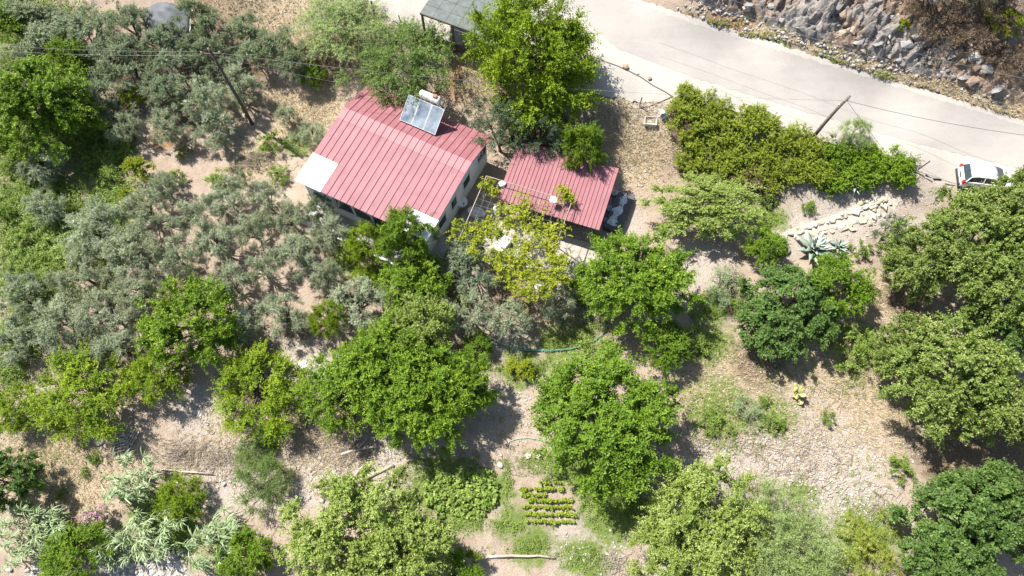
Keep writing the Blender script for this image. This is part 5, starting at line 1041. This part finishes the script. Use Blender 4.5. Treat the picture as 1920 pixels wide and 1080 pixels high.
# ------------------------------------------------------------------ yard things
q = Vector(at(866, 378, .95)); dish = thing('satellite_dish', 'white satellite dish standing by the house side wall', 'satellite dish', (q.x, q.y, 0), .4); dm = Matrix.Translation((0, 0, .95)) @ Matrix.Rotation(R(38), 4, 'X')
MB().lathe([(.001, 0), (.15, .015), (.3, .06), (.42, .13), (.43, .125), (.31, .045), (.15, .0), (.001, -.02)], 22, dm).build('reflector', M_white, dish, True)
MB().tube([(0, 0, -.3), (0, .1, .9)], .03).build('mast', M_steel, dish); MB().tube([dm @ Vector((0, -.4, .1)), dm @ Vector((0, -.1, .5))], .015).build('arm', M_steel, dish); MB().box((-.05, -.05, -.06), (.05, .05, .06), dm @ Matrix.Translation((0, -.1, .52))).build('receiver', M_black, dish)
q = Vector(at(893, 397, .5)); tub = thing('wash_tub', 'long white tub under the pergola edge', 'tub', (q.x, q.y, .1), -.3)
MB().lathe([(.25, 0), (.36, .25), (.42, .4), (.45, .4), (.45, .43), (.39, .43), (.33, .27), (.22, .06)], 20, Matrix.Diagonal((1.6, .95, 1, 1))).build('basin', M_white, tub, True); MB().box((-.3, -.2, -.15), (.3, .2, .03)).build('foot', M_concrete, tub)
q = Vector(at(932, 388, 1.2)); tkk = thing('water_barrel', 'pale barrel at the left front corner of the shed', 'barrel', (q.x, q.y, .05)); MB().lathe([(.26, 0), (.3, .1), (.29, .5), (.3, .9), (.26, 1.0), (.1, 1.02)], 18).build('body', M_white, tkk, True); MB().lathe([(.11, 1.02), (.11, 1.06), (.05, 1.07)], 12).build('cap', M_black, tkk)
q = Vector(at(940, 458, .75)); tb = thing('garden_table', 'table with a white cloth under the grape vine', 'table', (q.x, q.y, .05), .95)
MB().box((-.75, -.42, .70), (.75, .42, .73)).build('top', M_wood, tb); mb = MB(); N = 24
ring = [(math.cos(2*math.pi*k/N), math.sin(2*math.pi*k/N)) for k in range(N)]
sq = lambda c, s: (max(-1, min(1, c*1.35)), max(-1, min(1, s*1.35)))
vv = [(sq(c, s)[0]*.77, sq(c, s)[1]*.44, .737) for c, s in ring]+[(sq(c, s)[0]*(.80+.02*(k % 2)), sq(c, s)[1]*(.47+.02*(k % 2)), .5) for k, (c, s) in enumerate(ring)]
mb.add(vv, [tuple(range(N))]+[(k, (k+1) % N, N+(k+1) % N, N+k)[::-1] for k in range(N)]); mb.build('cloth', plain('white_cloth', (.80,.79,.76), .9, .06, 2), tb)
for x in (-.65, .65):
    for y in (-.34, .34): MB().box((x-.03, y-.03, -.05), (x+.03, y+.03, .70)).build('leg', M_wood, tb)
q = P(1160, 392, .5); sh_ = thing('sheet_pile', 'crumpled white sheet over dark boards at the right end of the shed', 'sheet', (q.x, q.y, G(q.x, q.y)), syaw-.1)
MB().box((-.55, -1.9, -.1), (.75, 1.7, .45)).build('boards', plain('dark_boards', (.09,.09,.095), .8, .3, 3), sh_)
vv = []; N1, N2 = 10, 20
for a in range(N1):
    for b in range(N2):
        s, t_ = a/(N1-1)-.5, b/(N2-1)-.5; vv.append((s*(.7+.25*math.sin(b*.9))-.02+t_*.15, t_*3.1, .56+.35*float(fbm(np.array(a*.5+3.), np.array(b*.5), 3))-.3*abs(s)))
mb = MB(); mb.add(vv, [(a*N2+b, (a+1)*N2+b, (a+1)*N2+b+1, a*N2+b+1) for a in range(N1-1) for b in range(N2-1)]); mb.build('sheet', plain('plastic_sheet', (.62,.64,.67), .5, .2, 2), sh_).modifiers.new('thick', 'SOLIDIFY').thickness = .01
for u, v, lab in [(1143,391,'upper pale bucket against the shed end wall'),(1139,414,'lower pale bucket against the shed end wall'),(1152,362,'small white can at the rear right corner of the shed')]:
    q = P(u, v, .35); o = thing('bucket', lab, 'bucket', (q.x, q.y, G(q.x, q.y)+.04), 0, 'buckets beside the shed'); MB().lathe([(.17, 0), (.22, .36), (.24, .36), (.24, .4), (.2, .4), (.15, .05)], 16).build('body', plain('pale_blue_plastic', (.55,.60,.62), .5, .15, 3), o, True); MB().tube([(.23, 0, .37), (0, .18, .44), (-.23, 0, .37)], .012, 5).build('handle', M_steel, o)
for u, v, z, s, lab in [(452,588,.5,.5,'white plastic bag among the olives'),(942,345,2.75,.28,'white rag at the left end of the shed roof edge'),(1038,374,3.3,.28,'white rag hanging on the far bar of the pergola'),(1010,535,.4,.35,'white sack below the grape vine'),(568,684,.15,.35,'white plastic in the stone ditch')]:
    q = P(u, v, z); g = np.random.default_rng(int(u)); d = unit(g.normal(size=(60, 3))); bm = bmesh.new()
    bmesh.ops.create_icosphere(bm, subdivisions=3, radius=1)
    for w_ in bm.verts: c = w_.co; w_.co = c*(1+.9*float(fbm(np.array(c.x*2+u), np.array(c.y*2+c.z*1.7), 4))); w_.co.z *= .45
    me = bpy.data.meshes.new('bag'); bm.to_mesh(me); bm.free(); me.materials.append(M_white); tag(link('plastic_bag' if 'bag' in lab or 'plastic' in lab else 'rag', me, None, q, 0, (s, s, s)), lab, 'bag' if 'bag' in lab or 'sack' in lab else 'plastic' if 'plastic' in lab else 'rag')
# brush pile
q = P(480, 305, .2); g = np.random.default_rng(5); bp = thing('brush_pile', 'heap of cut dry branches on the straw left of the house', 'brush pile', (q.x, q.y, G(q.x, q.y)))
for k in range(26):
    a = g.normal(.1, .7); ln = .6+.9*g.random(); c = Vector((g.normal()*.6, g.normal()*.4, .1+.35*g.random())); h = Vector((math.cos(a), math.sin(a), g.normal()*.2)); MB().tube([c-h*ln*.5, c+Vector((0, 0, .06)), c+h*ln*.5], [.03, .024, .01], 5).build('branch', F_twig, bp)
